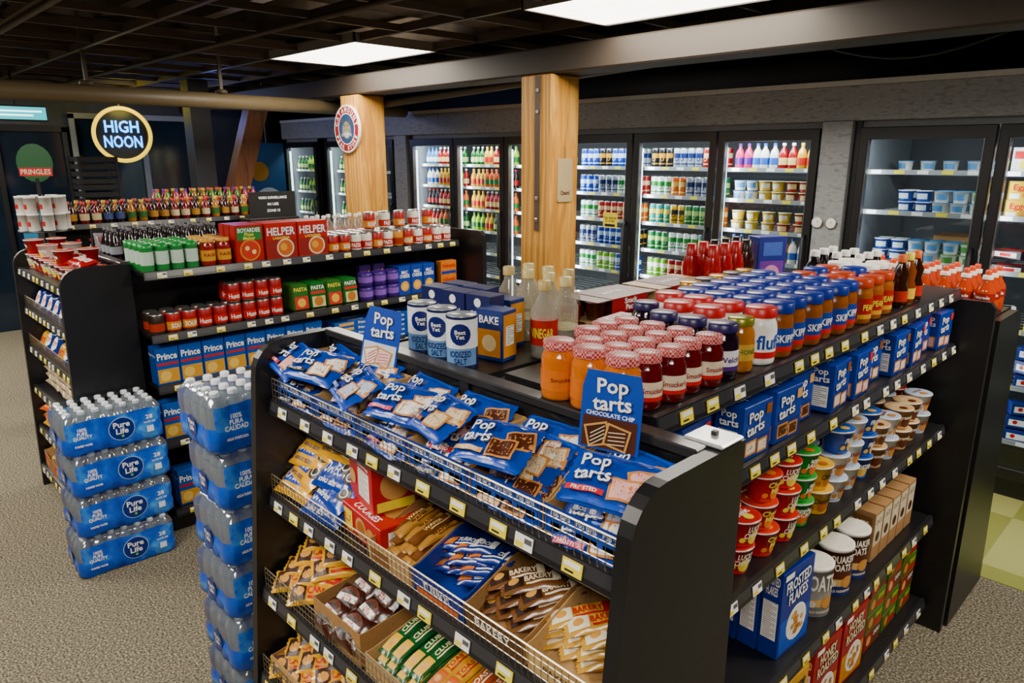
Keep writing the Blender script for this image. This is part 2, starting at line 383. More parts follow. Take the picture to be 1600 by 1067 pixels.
b2.disc(0,-.045,.034,sf(.0224),M('#c9c2b5'),12,.75); b2.add([(-.012,-.0229,-.025),(.012,-.0229,-.025),(0,-.0229,-.04)],[(0,1,2)],BLK); b2.patch(-.02,.02,-.056,-.053,sf(.0229),BLK)
def arc(t,rad,a0,a1,sz,flip=1):
    n=len(t)
    for i,ch in enumerate(t):
        if ch==' ': continue
        a=a0+(a1-a0)*i/(n-1); b2.text(ch,sz,sz*1.2,sf(.0228),WHT,rad*math.cos(a),rad*math.sin(a),a-math.pi/2 if flip>0 else a+math.pi/2)
arc('CATAMOUNT',.16,math.radians(165),math.radians(15),.034); arc('PEAK STORE',.16,math.radians(205),math.radians(335),.028,-1)
obj('round_emblem_sign',b2.mesh('sign'),(P2X-.02,PY-.137,2.12),label='round red and navy emblem sign with wildcat face',cat='sign')
# ---------------------------------------------------------------- coolers
LEDM=M('#eaf6ff',.5,0,5)
def cooler(x0,n,wd,lab,shz,pw=1):
    r=obj('display_cooler',None,(x0,4.6,0),label=lab,cat='refrigerator')
    L=n*wd; b=B()
    b.box(0,L,.05,.09,0,.14,BLK); b.box(0,L,.9,.94,0,2.2,M('#262a2e',.5)); b.box(-.03,0,.0,.94,0,2.2,BLK); b.box(L,L+.03,0,.94,0,2.2,BLK)
    b.box(.0,.004,.06,.9,.14,2.06,M('#6c7074',.5)); b.box(L-.004,L,.06,.9,.14,2.06,M('#6c7074',.5))
    b.box(0,L,.02,.94,2.06,2.1,M('#7c8084',.5)); b.box(0,L,.02,.94,.1,.14,BLK)
    obj('cabinet_frame',b.mesh('cabinet_frame'),parent=r)
    fr=B(); w=wd-.012
    for a in((.0,w,.14,.2),(0,w,1.99,2.06)): fr.box(a[0],a[1],-.03,.015,a[2],a[3],BLK,.004)
    for a in((0,.05),(w-.05,w)): fr.box(a[0],a[1],-.03,.015,.14,2.06,BLK,.004)
    for a in((.05,.056),(w-.056,w-.05)): fr.box(a[0],a[1],-.028,.01,.2,1.99,M('#6a6c70',.3,.6))
    fm=fr.mesh('door'); gm=B().patch(.05,w-.05,.19,2.0,lambda x,y:(x,-.01,y),GLASS).mesh('glass')
    hm=B().tube([(w-.03,-.03,.85),(w-.03,-.07,.9),(w-.03,-.07,1.35),(w-.03,-.03,1.4)],.012,BLK2,8).mesh('handle')
    sm=B(); sm.box(.01,w-.01,.12,.128,-.012,.016,M('#8e9092',.4))
    for i in range(8): sm.tube([(.02,.14+.09*i,-.004),(w-.02,.14+.09*i,-.004)],.003,GREY,4)
    for i in range(3): sm.box(.02+i*(w-.05)/2,.03+i*(w-.05)/2,.125,.85,-.012,-.006,GREY)
    for i in range(5): sm.patch(.04+i*.13,.1+i*.13,-.008,.014,lambda x,y:(x,.1195,y),YEL if i%2 else WHT)
    sm=sm.mesh('cooler_shelf'); lm=B().box(-.012,.012,.03,.045,.25,1.95,LEDM).mesh('lamp_tube')
    for i in range(n):
        d=obj('door',fm,(i*wd+.006,0,0),parent=r); obj('glass',gm,parent=d); obj('handle',hm,parent=d)
        for z in shz: obj('cooler_shelf',sm,(i*wd,0,z),parent=r)
        obj('lamp_tube',lm,(i*wd+.035,0,0),parent=r)
        l=bpy.data.lights.new('cooler_lamp','AREA'); l.shape='RECTANGLE'; l.size=wd-.1; l.size_y=.06; l.energy=8*pw; l.color=(.9,.96,1)
        o=bpy.data.objects.new('cooler_lamp',l); COL.objects.link(o); o.location=(x0+(i+.5)*wd,4.655,2.03); o.rotation_euler=(math.radians(22),0,0)
        l=bpy.data.lights.new('cooler_lamp','AREA'); l.shape='RECTANGLE'; l.size=.04; l.size_y=1.6; l.energy=9.5*pw; l.color=(.9,.96,1)
        o=bpy.data.objects.new('cooler_lamp',l); COL.objects.link(o); o.location=(x0+(i)*wd+.05,4.66,1.1); o.rotation_euler=(math.radians(90),0,math.radians(-30))
WD=.712
SH2=[.3,.6,.9,1.17,1.44,1.71]
cooler(-8.96,1,WD+.1,'black framed glass door beverage cooler at the corner',SH2,.6)
cooler(-7.95,2,WD,'black framed glass door cooler behind the emblem post',SH2,.6)
cooler(-6.24,6,WD,'long black framed glass door cooler full of drinks',[.3,.52,.74,.96,1.17,1.38,1.59,1.80])
cooler(-1.74,4,WD,'black framed glass door cooler with dairy and frozen food',[.3,.62,.94,1.26,1.56,1.80],.5)
b=B(); b.box(-9.0,3.3,4.57,5.5,2.1,2.3,PANEL,.004); simple('trim_2','brushed grey panel band above the coolers','trim',b,'structure')
b=B(); b.box(-9.0,3.3,4.56,5.5,2.3,2.33,M('#c9cac6',.4)); simple('trim_3','pale edge strip on top of the cooler band','trim',b,'structure')
b=B(); b.box(-1.96,-1.78,4.56,5.5,0,2.1,PANEL,.004); simple('trim_4','grey panel pillar between coolers','trim',b,'structure')
b=B(); b.box(-6.49,-6.28,4.56,5.5,0,2.1,PANEL,.004); simple('trim_5','grey panel pillar between coolers','trim',b,'structure')
for gx in(-1.925,-1.84):
    b=B(); b.lathe([(0,0),(.034,0),(.036,.012),(.03,.014),(0,.014)],[STEEL,STEEL,STEEL,WHT],20)
    b2=B(); b2.add([(x,-z,y) for x,y,z in b.v],b.f,[b.mats[i] for i in b.m],True); b2.add([(-.002,-.016,0),(.002,-.016,0),(.012,-.016,.02)],[(0,1,2)],RED)
    obj('thermometer_gauge',b2.mesh('gauge'),(gx,4.56,1.49),label='round chrome thermometer gauge on the grey pillar',cat='gauge',group='cooler gauges')
def tallcan(c1,c2,l,h=.157,r=.031):
    b=B(); m1=M(c1,.3,.15); m2=M(c2,.3)
    b.lathe([(r*.85,0),(r,.006),(r,h*.2),(r,h*.26),(r,h*.5),(r,h*.72),(r,h-.012),(r*.84,h-.003),(r*.8,h-.004)],[STEEL,m1,m2,m1,m2,m1,STEEL,STEEL],12)
    b.disc(0,h*.45,.016,cyl(r,.001),m2,8); b.disc(0,h*.45,.009,cyl(r,.0015),m1,8)
    return K('drink_can',l,'can',b.mesh('drink_can'))
CANS={k:tallcan(*v) for k,v in {'b':('#0c40a0','#bcd0e8','blue and white tall drink can'),'w':('#d8dcdc','#188034','white and green tall drink can'),'g':('#146a3a','#a8c478','green tall drink can'),
 'o':('#d86c10','#f0cc78','orange tall drink can'),'t':('#0c8a88','#e8cc50','teal tall drink can'),'r':('#a00c14','#e0c098','red tall drink can'),'s':('#9298a2','#142a5c','silver tall drink can'),'y':('#d8ac10','#2b2b2b','yellow tall drink can'),'k':('#141418','#b88818','black and gold tall drink can'),'l':('#78b020','#e8e8d8','lime green tall drink can'),'p':('#6a1a7a','#d880b0','purple and pink tall drink can')}.items()}
def dbot(c,l,cap='#f0f0ee',h=.165,lab='#e6dcc0'):
    return bottle('drink_bottle',l,[(.026,0),(.031,.008),(.031,h*.6),(.024,h*.78),(.011,h*.9),(.011,h)],M(c,.2),M(cap,.4),.014,.013,labm=M(lab,.4),lz=(h*.22,h*.5),seg=12,parts=False)
BOT={'y':dbot('#d8a008','yellow juice bottle','#e0c030',lab='#b82810'),'r':dbot('#980810','red juice bottle',lab='#e0c080'),'p':dbot('#3c0c60','purple juice bottle','#a8a8b0',lab='#a870b8'),'g':dbot('#145a22','green glass bottle','#c0c0b0',lab='#b8c880'),'o':dbot('#d85c04','orange juice bottle','#d86810',lab='#1a6a2a'),'w':dbot('#dcdcd6','white milk bottle','#2858b0',lab='#2a60b0'),'m':dbot('#d83878','pink yogurt drink bottle','#5a2a8a',lab='#5a1a80'),'c':dbot('#4888b8','clear blue water bottle','#1850a8',lab='#d8e0e8'),'l':dbot('#90b818','lime soda bottle','#409020',lab='#1a5a2a'),'k':dbot('#1c0c0a','dark cola bottle','#c02020',lab='#a81018')}
def tub(c,c2,l,r=.045,h=.066):
    b=B(); b.lathe([(r*.8,0),(r*.97,h-.004),(r*1.03,h-.004),(r*1.03,h),(0,h)],[M(c),M(c2),M(c2),M(c2)],14); b.patch(-r*.7,r*.7,h*.25,h*.75,cyl(r,.001,lambda z:r*(.8+.17*z/h)),M(c2),6,1)
    return K('dairy_tub',l,'tub',b.mesh('tub'))
TUB={'y':tub('#e0bc14','#e8e0c8','yellow and white butter tub'),'b':tub('#144498','#d0d8e0','blue yogurt tub'),'w':tub('#dcdad2','#5890c0','white cottage cheese tub'),'w2':tub('#dcdad2','#4a8a34','white tub with green lid'),'r':tub('#b02014','#e8d098','red margarine tub')}
CB={'y':carton('chilled_box','yellow frozen waffle box',.12,.08,.10,M('#e8bc10'),[('t','f','Eggo',.085,.04,0,.065,RED),('d','f',.02,.028,.02,M('#c88a30')),('p','f',-.055,-.01,.008,.035,WHT)]),'b':carton('chilled_box','blue chilled food box',.13,.08,.07,M('#14307a'),[('p','f',-.05,.05,.015,.05,WHT),('d','f',-.02,.035,.012,RED)]),'g':carton('chilled_box','green frozen food box',.14,.08,.08,M('#2a7a2e'),[('p','f',-.05,.05,.02,.06,YEL),('p','f',-.02,.04,.03,.05,RED)]),'k':carton('chilled_box','dark packaged meat tray with red label',.17,.1,.045,M('#2a0c10'),[('p','f',-.06,.06,.008,.035,M('#d8d0c4')),('p','f',-.03,.03,.012,.03,RED),('p','t',-.06,.06,-.03,.03,RED)]),'w':carton('chilled_box','white and red sliced cheese pack',.12,.05,.13,M('#dcd8ce'),[('p','f',-.05,.05,.07,.11,RED),('d','f',0,.04,.024,YEL)])}
GD='drinks behind the glass cooler doors'
def fill(x0,x1,z,seq,pitch,y=4.79,g=GD,rows=1,run=3):
    x=x0; i=0; run0=run; ki=0; left=run
    while x<x1:
        k=seq[ki%len(seq)]
        for rr in range(rows):
            if rr and R()<.15: continue
            put(k,x+U(-.004,.004),y+rr*pitch+U(-.004,.004),z+.001,U(-.5,.5),g=g)
        x+=pitch; left-=1
        if left<=0: ki+=1; left=random.choice([run0-1,run0,run0+1]) if run0>1 else 1
def ds(i,x0=-6.24): return x0+i*WD+.06, x0+(i+1)*WD-.04
ZR=[1.17,1.38,1.59,1.80]
pals={0:[['B','rogy'],['B','kryo'],['B','wylr'],['B','crgy']],1:[['B','lygo'],['B','yrog'],['B','yolk'],['B','gyrl']],2:[['B','prpk'],['B','ykrp'],['B','lyog'],['B','ylpr']],
 3:[['C','sbrk'],['C','wrob'],['C','bswr'],['C','bkbs']],4:[['C','gwtl'],['C','tygo'],['C','wosg'],['C','ksrt']]}
def getk(t,c): return CANS[c] if t=='C' else BOT[c]
for d,rowsd in pals.items():
    a,b_=ds(d)
    for z,(t,cs) in zip(ZR,rowsd):
        fill(a,b_,z,[getk(t,c) for c in cs],.065,rows=2 if (d>2) else 1,run=3)
for d in(3,4): a,b_=ds(d); fill(a,b_,.96,[CANS[c] for c in ('wlb' if d==3 else 'lrg')],.065)
a,b_=ds(5)
fill(a,b_,1.80,[BOT['m'],BOT['w'],BOT['r'],BOT['y']],.064,run=2)
for zz,sq in((1.59,[TUB['w'],TUB['y'],TUB['r']]),(1.38,[TUB['y'],TUB['y'],TUB['r'],CB['b']])):
    for lay in range(2): fill(a+.02,b_-.02,zz+lay*.072,sq,.095 if zz>1.5 else .115,g='dairy tubs in the cooler',run=2)
fill(a,b_,1.17,[BOT['w'],BOT['c'],BOT['o']],.064,run=3)
for x0,x1 in((-8.9,-8.25),(-7.88,-7.3)):
    for z in(1.17,1.44,1.71): fill(x0,x1,z,[BOT['g'],BOT['l'],BOT['g']],.085,g='green bottles in the corner cooler',run=3,y=4.76)
a,b_=ds(0,-1.74)
for z,s0 in((1.56,.16),(1.26,.05),(.94,.1)):
    for lay in range(2): fill(a+s0,b_-.03,z+lay*.067,[TUB['b'],TUB['w'],TUB['w2']],.097,g='dairy tubs in the sparse cooler',run=2,y=4.85,rows=2)
fill(a+.05,b_,1.80,[TUB['w']],.13,g='dairy tubs in the sparse cooler',y=5.1)
put(carton('cardboard_box','plain tan cardboard box behind the tubs',.3,.2,.14,CARD),a+.42,5.2,1.271)
a,b_=ds(1,-1.74)
for lay in range(2): fill(a+.04,b_-.04,1.56+.101*lay,[CB['y']],.13,g='boxed food in the end cooler')
fill(a+.04,b_-.04,1.81,[CB['w']],.14,g='boxed food in the end cooler')
for z,sq in((1.26,[CB['k'],CB['b']]),(.94,[CB['w'],CB['y'],CB['w']]),(.62,[CB['g'],CB['b']]),(.3,[CB['k'],CB['b'],CB['k']])):
    for lay in range(3 if z<.8 else 2):
        if z==.94 and lay: continue
        fill(a+.05,b_-.05,z+lay*.082,sq,.18,g='boxed food in the end cooler',run=1)
# ---------------------------------------------------------------- gondola builder
TAGW=B().box(-.022,.022,-.0015,0,-.012,.014,WHT).patch(-.02,.0,-.01,.0,lambda x,y:(x,-.002,y),YEL).patch(.002,.02,.0,.01,lambda x,y:(x,-.002,y),M('#555555')).mesh('price_tag')
TAGY=B().box(-.022,.022,-.0015,0,-.012,.014,YEL).patch(-.018,.018,.002,.011,lambda x,y:(x,-.002,y),WHT).patch(-.015,.005,-.008,-.004,lambda x,y:(x,-.002,y),INK).mesh('price_tag')
def unit(name,label,loc,rot,L,H,shelves,panels=None,cap=True,pdepth=None,back=True,tagstep=.1,fence=(),base=True,pback=.004):
    r=obj(name,None,loc,(0,0,rot),label,'store shelf')
    if back:
        b=B(); b.box(0,L,-.018,0,.02,H,BLK)
        n=int(L/.6)
        for i in range(n+1): b.box(max(0,i*L/n-.015),min(L,i*L/n+.015),-.026,-.018,.02,H,BLK2)
        obj('back_panel',b.mesh('back_panel'),parent=r)
    if cap: obj('top_cap',B().box(0,L,-.03,.012,H,H+.02,M('#232326',.3),.003).mesh('top_cap'),parent=r)
    dm=max(s[1] for s in shelves)
    for si,(z,d) in enumerate(shelves):
        b=B(); b.box(.004,L-.004,-d,-.02,z-.018,z,BLK); b.prism([(-d,z-.04),(-d,z+.004),(-d-.012,z+.002),(-d-.02,z-.034),(-d-.016,z-.04)],'x',.004,L-.004,RAIL)
        b.patch(.01,L-.01,z-.035,z-.001,lambda x,y:(x,-d-.0125-(z-y)*.22,y),M('#303034',.25))
        s=obj('shelf',b.mesh('shelf'),parent=r)
        x=tagstep*.6+U(0,.03)
        while x<L-.03:
            obj('price_tag',TAGW if R()<.5 else TAGY,(x,-d-.019,z-.018),(math.radians(-10),0,0),parent=s); x+=tagstep*U(.7,1.3)
        if si in fence:
            f=B(); h=.062; yy=-d-.004
            for zz in(.012,.03,.048,h): f.tube([(.01,yy,z+zz),(L-.01,yy,z+zz)],.0012 if zz<h else .0022,WIRE,4)
            xx=.012
            while xx<L-.01: f.tube([(xx,yy-.002,z),(xx,yy-.002,z+h)],.0009,WIRE,4); xx+=.0165
            obj('wire_fence',f.mesh('wire_fence'),parent=s)
    if base: obj('base_plinth',B().box(0,L,-dm+.03,-.02,0,shelves[-1][0]-.045,BLK2).mesh('base_plinth'),parent=r)
    if panels:
        D=pdepth or dm+.03; Dt=panels[2] if len(panels)>2 else D
        rr=.09; zt=H+.015
        def pm(bk):
            out=[(bk,0),(-D,0)]
            for i in range(7):
                a=math.pi/2*i/6; out.append((-Dt+rr-rr*math.cos(a),zt-rr+rr*math.sin(a)))
            out.append((bk,zt)); return B().prism(out,'x',0,.028,BLK).mesh('side_panel')
        if panels[0]: obj('side_panel',pm(.004),(-.028,0,0),parent=r)
        if panels[1]: obj('side_panel',pm(pback),(L,0,0),parent=r)
    return r
unit('endcap_shelf','black metal endcap shelf with wire fences and snacks',(-1.80,1.03,0),0,1.215,1.40,[(1.25,.20),(.975,.225),(.70,.27),(.43,.30),(.15,.33)],(1,1,.245),pdepth=.36,tagstep=.095,fence=(0,1,2,3),pback=.085)
simple('metal_latch','small white metal corner plate on the shelf top','bracket',B().box(-.635,-.557,1.035,1.11,1.416,1.424,M('#cfd2d0',.3,.5),.003).box(-.60,-.59,1.07,1.08,1.424,1.432,BLK2))
unit('gondola_shelf','long black gondola shelf stocked with jars and cereal',(-1.15,1.07,0),E,1.95,1.38,[(1.42,.42),(1.21,.43),(.885,.44),(.50,.45),(.13,.47)],None,cap=False,tagstep=.12)
unit('gondola_shelf','black gondola shelf side holding salt and vinegar',(-1.19,3.02,0),-E,1.95,1.38,[(1.395,.42),(1.1,.42),(.8,.42),(.45,.42),(.13,.45)],None,cap=False,tagstep=.14)
obj('shelf_divider',B().box(-1.19,-1.15,1.06,3.02,0,1.385,BLK).mesh('divider'),label='black steel divider between gondola shelves',cat='shelf divider')
b=B(); b.prism([(-1.7,0),(-.6,0),(-.6,1.36),(-.62,1.38),(-1.7,1.38)],'y',3.03,3.06,BLK)
simple('end_panel','tall black metal end panel closing the gondola','panel',b)
unit('endcap_shelf','black endcap shelf holding orange sports drinks',(-.62,3.10,0),math.pi,1.05,1.29,[(1.31,.30),(1.0,.36),(.65,.36),(.3,.4)],(1,1,.36),pdepth=.5,tagstep=.12,cap=False,back=True)
unit('gondola_shelf','long black gondola shelf stocked with canned goods',(-4.10,1.08,0),E,1.95,1.34,[(1.36,.47),(1.05,.47),(.79,.47),(.5,.47),(.13,.49)],None,cap=False,tagstep=.13)
unit('gondola_shelf','rear side of black gondola shelf with drinks on top',(-4.13,3.03,0),-E,1.95,1.34,[(1.36,.45),(.9,.45),(.5,.45),(.13,.49)],None,cap=False,tagstep=.13)
simple('end_panel','black metal end panel beside stacked canned goods','panel',B().prism([(-4.6,0),(-3.42,0),(-3.42,1.40),(-3.45,1.43),(-4.6,1.43)],'y',3.06,3.09,BLK))
unit('endcap_shelf','black endcap shelf with red bowls and snacks',(-4.74,1.06,0),0,.97,1.38,[(1.30,.27),(1.08,.27),(.86,.28),(.62,.29),(.38,.30),(.14,.32)],(1,1,.30),pdepth=.34,tagstep=.1,fence=(1,2))
unit('gondola_shelf','distant black gondola shelf with sauce bottles',(-6.7,1.3,0),E,1.7,1.37,[(1.385,.42),(1.1,.42),(.8,.42),(.5,.42),(.13,.45)],(1,1,.45),cap=False,tagstep=.15)
# ---------------------------------------------------------------- foreground candy products
FB=F('#0d3fa4')
def popp(v,c1,c2,ph):
    it=[('p',-.079,.079,-.054,-.046,M('#1a58c0',.3)),('p',-.076,.076,.046,.052,M('#1a58c0',.3))]
    for (ox,oy,an) in((.050,.012,.35),(.026,-.018,.1)):
        it+=[('p',ox-.029,ox+.029,oy-.022,oy+.022,M('#c98a44',.6),an),('p',ox-.0245,ox+.0245,oy-.0178,oy+.0178,M(c1,.4),an)]
        for i in range(12): it.append(('d',ox+U(-.019,.019),oy+U(-.014,.014),.0013,M(c2),5))
    it+=[('t','Pop\ntarts',.068,.06,-.036,.010,NAVY,.12),('t','Pop\ntarts',.063,.055,-.0375,.0115,WHT,.12),('p',-.072,-.006,-.041,-.030,M(c2 if c2!='#f0f0f0' else '#c83030')),('t','FROSTED',.05,.007,-.039,-.0355,WHT)]
    return pillow('toaster_pastry_pouch','blue foil toaster pastry pouch with white lettering',.162,.116,.027,FB,it,wr=.0019,ph=ph)
PP=[popp(0,'#efe8dc','#2a2a2a',0),popp(1,'#eebab4','#c83040',1.3),popp(2,'#4a2412','#d8a468',2.1),popp(3,'#e6d2ac','#8a4a1c',3.3),popp(1,'#f0ece4','#d04070',4.2),popp(0,'#c8d4e8','#3050a0',5.1)]
TI1=[('p',-.088,.088,.008,.05,M('#1a55b8'))]
for i in range(3): TI1+=[('t','Pop tarts',.045,.014,-.058+.058*i,.042,WHT),('p',-.08+.058*i,-.035+.058*i,.01,.026,[M('#c87a40'),M('#e0d8c8'),M('#b83040')][i])]
tr1=tray('pastry_tray','blue printed cardboard tray of pastry pouches',.196,.165,.055,.115,M('#0f3a94',.4),CARD2,TI1)
for i in range(6):
    cx=-1.80+.104+i*.2015; put(tr1,cx,.925,1.252,g='pastry trays on the top tier')
    for j in range(5):
        put(PP[(i*2+j//2)%6],cx+U(-.014,.014),.880+.022*j,1.262+.019*j,U(-.2,.2),math.radians(36+U(-3,5)),U(-.05,.05),g='pastry pouches on the top tier')
for i,(cx,yy,zz,rz) in enumerate([(-1.74,.875,1.350,-.15),(-1.62,.878,1.358,.3),(-1.42,.868,1.352,-.35),(-1.24,.878,1.352,.3),(-1.10,.872,1.362,-.25),(-.93,.868,1.354,.2),(-.66,.878,1.362,.35)]):
    put(PP[(i*5+1)%6],cx,yy,zz,rz,math.radians(26),U(-.1,.1),g='pastry pouches on the top tier')
def hcard(w,h,v):
    b=B(); b.prism([(-w/2,0),(w/2,0),(w/2,h*.75),(w/2-.008,h),(-w/2+.008,h),(-w/2,h*.78)],'y',-.002,0,BLUE)
    b.patch(-w*.45,w*.45,.004,h*.42,sf(.0028),BRN if v else M('#c9d2e0'))
    b.text('Pop\ntarts',w*.68,h*.44,sf(.0032),NAVY,.001,h*.715,.08); b.text('Pop\ntarts',w*.64,h*.41,sf(.0036),WHT,0,h*.72,.08)
    for ox,an,c in((-.18,.3,'#efe8dc' if not v else '#3a1c0c'),(.14,-.2,'#f0d0cc' if not v else '#4a2412')):
        b.patch(w*ox-w*.2,w*ox+w*.2,h*.05,h*.34,sf(.0038 if ox<0 else .0044),TAN,1,1,an); b.patch(w*ox-w*.165,w*ox+w*.165,h*.075,h*.315,sf(.0041 if ox<0 else .0047),M(c),1,1,an)
        for k in range(4): b.patch(w*ox-w*.14,w*ox+w*.14,h*(.1+.05*k),h*(.112+.05*k),sf(.005),M('#e8d8b8' if v else '#d05060'),1,1,an+.3)
    if v: b.text('CHOCOLATE CHIP',w*.8,.008,sf(.0036),WHT,0,h*.46)
    return K('header_card','blue upright pastry display card with white lettering','sign',b.mesh('card'))
put(hcard(.11,.155,0),-1.50,.975,1.372,.35,math.radians(-10),math.radians(6),g='display header cards'); put(hcard(.118,.145,1),-.745,.965,1.38,.25,math.radians(-8),g='display header cards')
def oreo(c,l,ph=0): return pillow('sandwich_cookie_pack',l,.16,.10,.033,F(c),[('p',-.068,.024,-.014,.032,M('#0f3fa0')),('t','OREO',.084,.034,-.021,.009,WHT),('d',.050,.005,.022,M('#1a1212')),('d',.050,.005,.014,M('#e8e0cc')),('d',.050,.005,.010,M('#1a1212')),('t','KING SIZE',.08,.011,-.015,-.030,WHT if c!='#e8a800' else NAVY)],wr=.0014,ph=ph)
OY=oreo('#e8a800','golden yellow sandwich cookie pack'); OY2=oreo('#e8a800','golden yellow sandwich cookie pack',2); OB=oreo('#143f9c','blue sandwich cookie pack',1)
for i,(x,y,z,rz,rx) in enumerate([(-1.715,.86,1.005,.1,36),(-1.705,.885,1.04,-.12,38),(-1.715,.91,1.075,.1,38),(-1.60,.925,1.075,-.2,36),(-1.705,.935,1.11,.05,38),(-1.62,.945,1.12,.15,36)]): put(OY if i%2 else OY2,x,y,z,rz,math.radians(rx),g='golden cookie packs on the second tier')
for x,y,z,rz in((-1.565,.858,.995,.1),(-1.555,.880,1.030,-.12),(-1.57,.90,1.06,.1)): put(OB,x,y,z,rz,math.radians(36),g='blue cookie packs on the second tier')
RB=carton('cookie_box','red cookie box with cookie picture',.20,.13,.075,M('#b81016',.35),[('d','t',-.04,.0,.038,TAN),('d','t',-.04,.0,.03,M('#a86a2c')),('d','t',.045,.01,.03,M('#b88248')),('d','f',.0,.037,.028,TAN),('d','f',.0,.037,.02,M('#a8682c')),('d','f',.05,.034,.022,M('#c08a4a')),('p','f',-.09,-.045,.01,.065,YEL),('t','f','E.L.F.',.035,.02,-.067,.04,RED),('t','t','COOKIES',.12,.022,0,-.045,WHT)]+nutr('r',0,.037,.09,.05))
RB2=carton('cookie_box','red cookie box turned to its nutrition side',.15,.12,.13,M('#b81016',.35),nutr('f',.02,.06,.07,.075)+[('t','f','Nutrition Facts',.07,.01,.02,.11,WHT),('d','f',-.05,.06,.02,TAN),('d','r',0,.07,.04,TAN),('p','r',-.05,.05,.005,.03,YEL),('p','t',-.05,.05,-.045,.045,M('#8e0c12')),('t','t','COOKIES',.09,.02,0,0,YEL)])
put(RB,-1.385,.90,.977,-.1,g='red cookie boxes'); put(RB2,-1.42,.925,1.054,-.2,g='red cookie boxes')
def bar(c,l,t,tc,L=.13,Wd=.042,H=.018,p=None,tw=.42,ph=0):
    it=[]
    if p: it+=[('p',-L*.44,-L*.14,-Wd*.36,Wd*.36,M(p)),('d',-L*.29,0,Wd*.22,M('#d8a050'),8)]
    it+=[('p',-L*.1,L*.38,-Wd*.32,-Wd*.22,M(tc)),('t',t,L*tw,Wd*.34,.012 if p else 0,.002,M(tc)),('p',L*.3,L*.42,-Wd*.3,Wd*.3,M(tc))]
    return pillow('snack_bar',l,L,Wd,H,F(c,.3),it,cat='snack bar',wr=.0012,ph=ph)
def filltray(tr,cx,cy,z,bars,n,g,rot=E,rows=2,tilt=18,jit=.08):
    put(tr,cx,cy,z,0,math.radians(tilt*.4),g='open snack trays')
    for r_ in range(rows):
        for j in range(n):
            put(bars[(j+r_)%len(bars)],cx-.062+ .124*(j+.5)/n+U(-.003,.003),cy+.01*r_+U(-.006,.006),z+.018+.021*r_+(.006 if j%2 else 0),rot+U(-jit,jit),U(-.04,.04),-math.radians(tilt)*.6,g=g)
TC=tray('snack_tray','tan open cardboard snack tray',.165,.19,.06,.09,CARD2,CARD2,[('p',-.07,.07,.01,.05,M('#cfb27c')),('t','BAKERY',.08,.015,0,.03,BRN)]); TC2=tray('snack_tray','tan open cardboard snack tray',.165,.19,.055,.085,CARD2,CARD,[('p',-.07,.0,.01,.045,M('#8a5a2c'))]); TBL=tray('snack_tray','blue open cardboard snack tray',.165,.19,.06,.09,M('#14328a'),M('#18388c'),[('t','TURBOS',.09,.02,0,.035,WHT),('p',-.07,.07,.008,.02,ORG)]); TBR=tray('snack_tray','brown open cardboard snack tray',.165,.19,.06,.09,M('#5b3e22',.6),CARD,[('t','BAKERY',.1,.02,0,.035,PAPER)])
b1=bar('#a77b3a','brown and gold wafer stick bar','WAFER','#4a2413',.14,.03,.016); b1b=bar('#6a4220','dark brown wafer stick bar','WAFER','#e0c080',.14,.03,.016,ph=2); filltray(TC2,-1.235,.905,.985,[b1,b1,b1b],5,'wafer sticks in the tray',rows=3)
b2=bar('#122e80','blue and orange cookie snack pack','TURBOS','#f2f2f2',.12,.05,.022,'#d8761a'); filltray(TBL,-1.06,.905,.985,[b2],3,'blue cookie packs in the tray',rot=.35,rows=3)
b3=bar('#6e4826','brown kraft bakery cookie pouch','BAKERY','#f2e4c8',.135,.055,.022,'#2a170c'); filltray(TBR,-.885,.905,.985,[b3],3,'bakery pouches in the tray',rot=.9,rows=3)
b4=bar('#cda040','yellow bakery pouch with red lettering','BAKERY','#b0181c',.135,.05,.022,'#f2ead0'); filltray(TC,-.71,.905,.985,[b4],3,'yellow bakery pouches in the tray',rot=.8,rows=3)
b5=bar('#e0a810','yellow chocolate cake pack with red lettering','CAKES','#c01820',.14,.075,.03,'#3a1c10'); b5b=bar('#e0a810','yellow chocolate cake pack with red lettering','CAKES','#c01820',.14,.075,.03,'#3a1c10',ph=2.4)
for i in range(8): put(b5 if i%2 else b5b,-1.72+.085*(i%2)+U(-.01,.01),.82+.036*(i//2),.715+.024*(i//2),U(-.25,.25)+.8,math.radians(20),U(-.06,.06),g='yellow cake packs on the third tier')
put(tray('snack_tray','brown open cardboard tray of cupcake packs',.22,.19,.09,.10,CARD,CARD,[('t','GO OPEN',.1,.025,0,.045,PAPER)]),-1.42,.86,.702,.0,g='open snack trays')
cc=pillow('cupcake_pack','dark brown round cake pack with white lettering',.098,.092,.045,F('#3a1a10'),[('d',0,0,.036,M('#5a2c18')),('d',0,-.004,.03,M('#22100a')),('p',-.03,.03,-.006,.012,WHT),('t','RING\nDINGS',.045,.016,0,.003,RED)])
for i in range(6): put(cc,-1.475+.10*(i%2)+U(-.004,.004),.80+.05*(i//2),.73+.016*(i//2)+.01*(i%2),U(-.3,.3),math.radians(32),g='round cake packs in the tray')
b6=bar('#16572a','green cracker pack with cheese picture','CLUB','#f4e8b0',.16,.038,.02,'#e8b830'); b7=bar('#dca82c','yellow cheese cracker pack','TOAST','#b0181c',.16,.038,.02,'#c86a20'); b8=bar('#b85414','orange peanut butter cracker pack','TOAST','#f4ecd0',.16,.038,.02,'#8a3a14')
put(tray('snack_tray','wide tan cardboard tray of cracker packs',.40,.2,.055,.08,CARD2,CARD2),-1.09,.865,.702,g='open snack trays')
for i in range(27):
    c=i%9; put([b6,b6,b6,b6,b7,b7,b8,b8,b8][c],-1.265+.0435*c+U(-.003,.003),.845+.016*(i//9),.718+.022*(i//9)+(c%2)*.004,E+U(-.06,.06),U(-.05,.05),-math.radians(16),g='cracker packs in the tray')
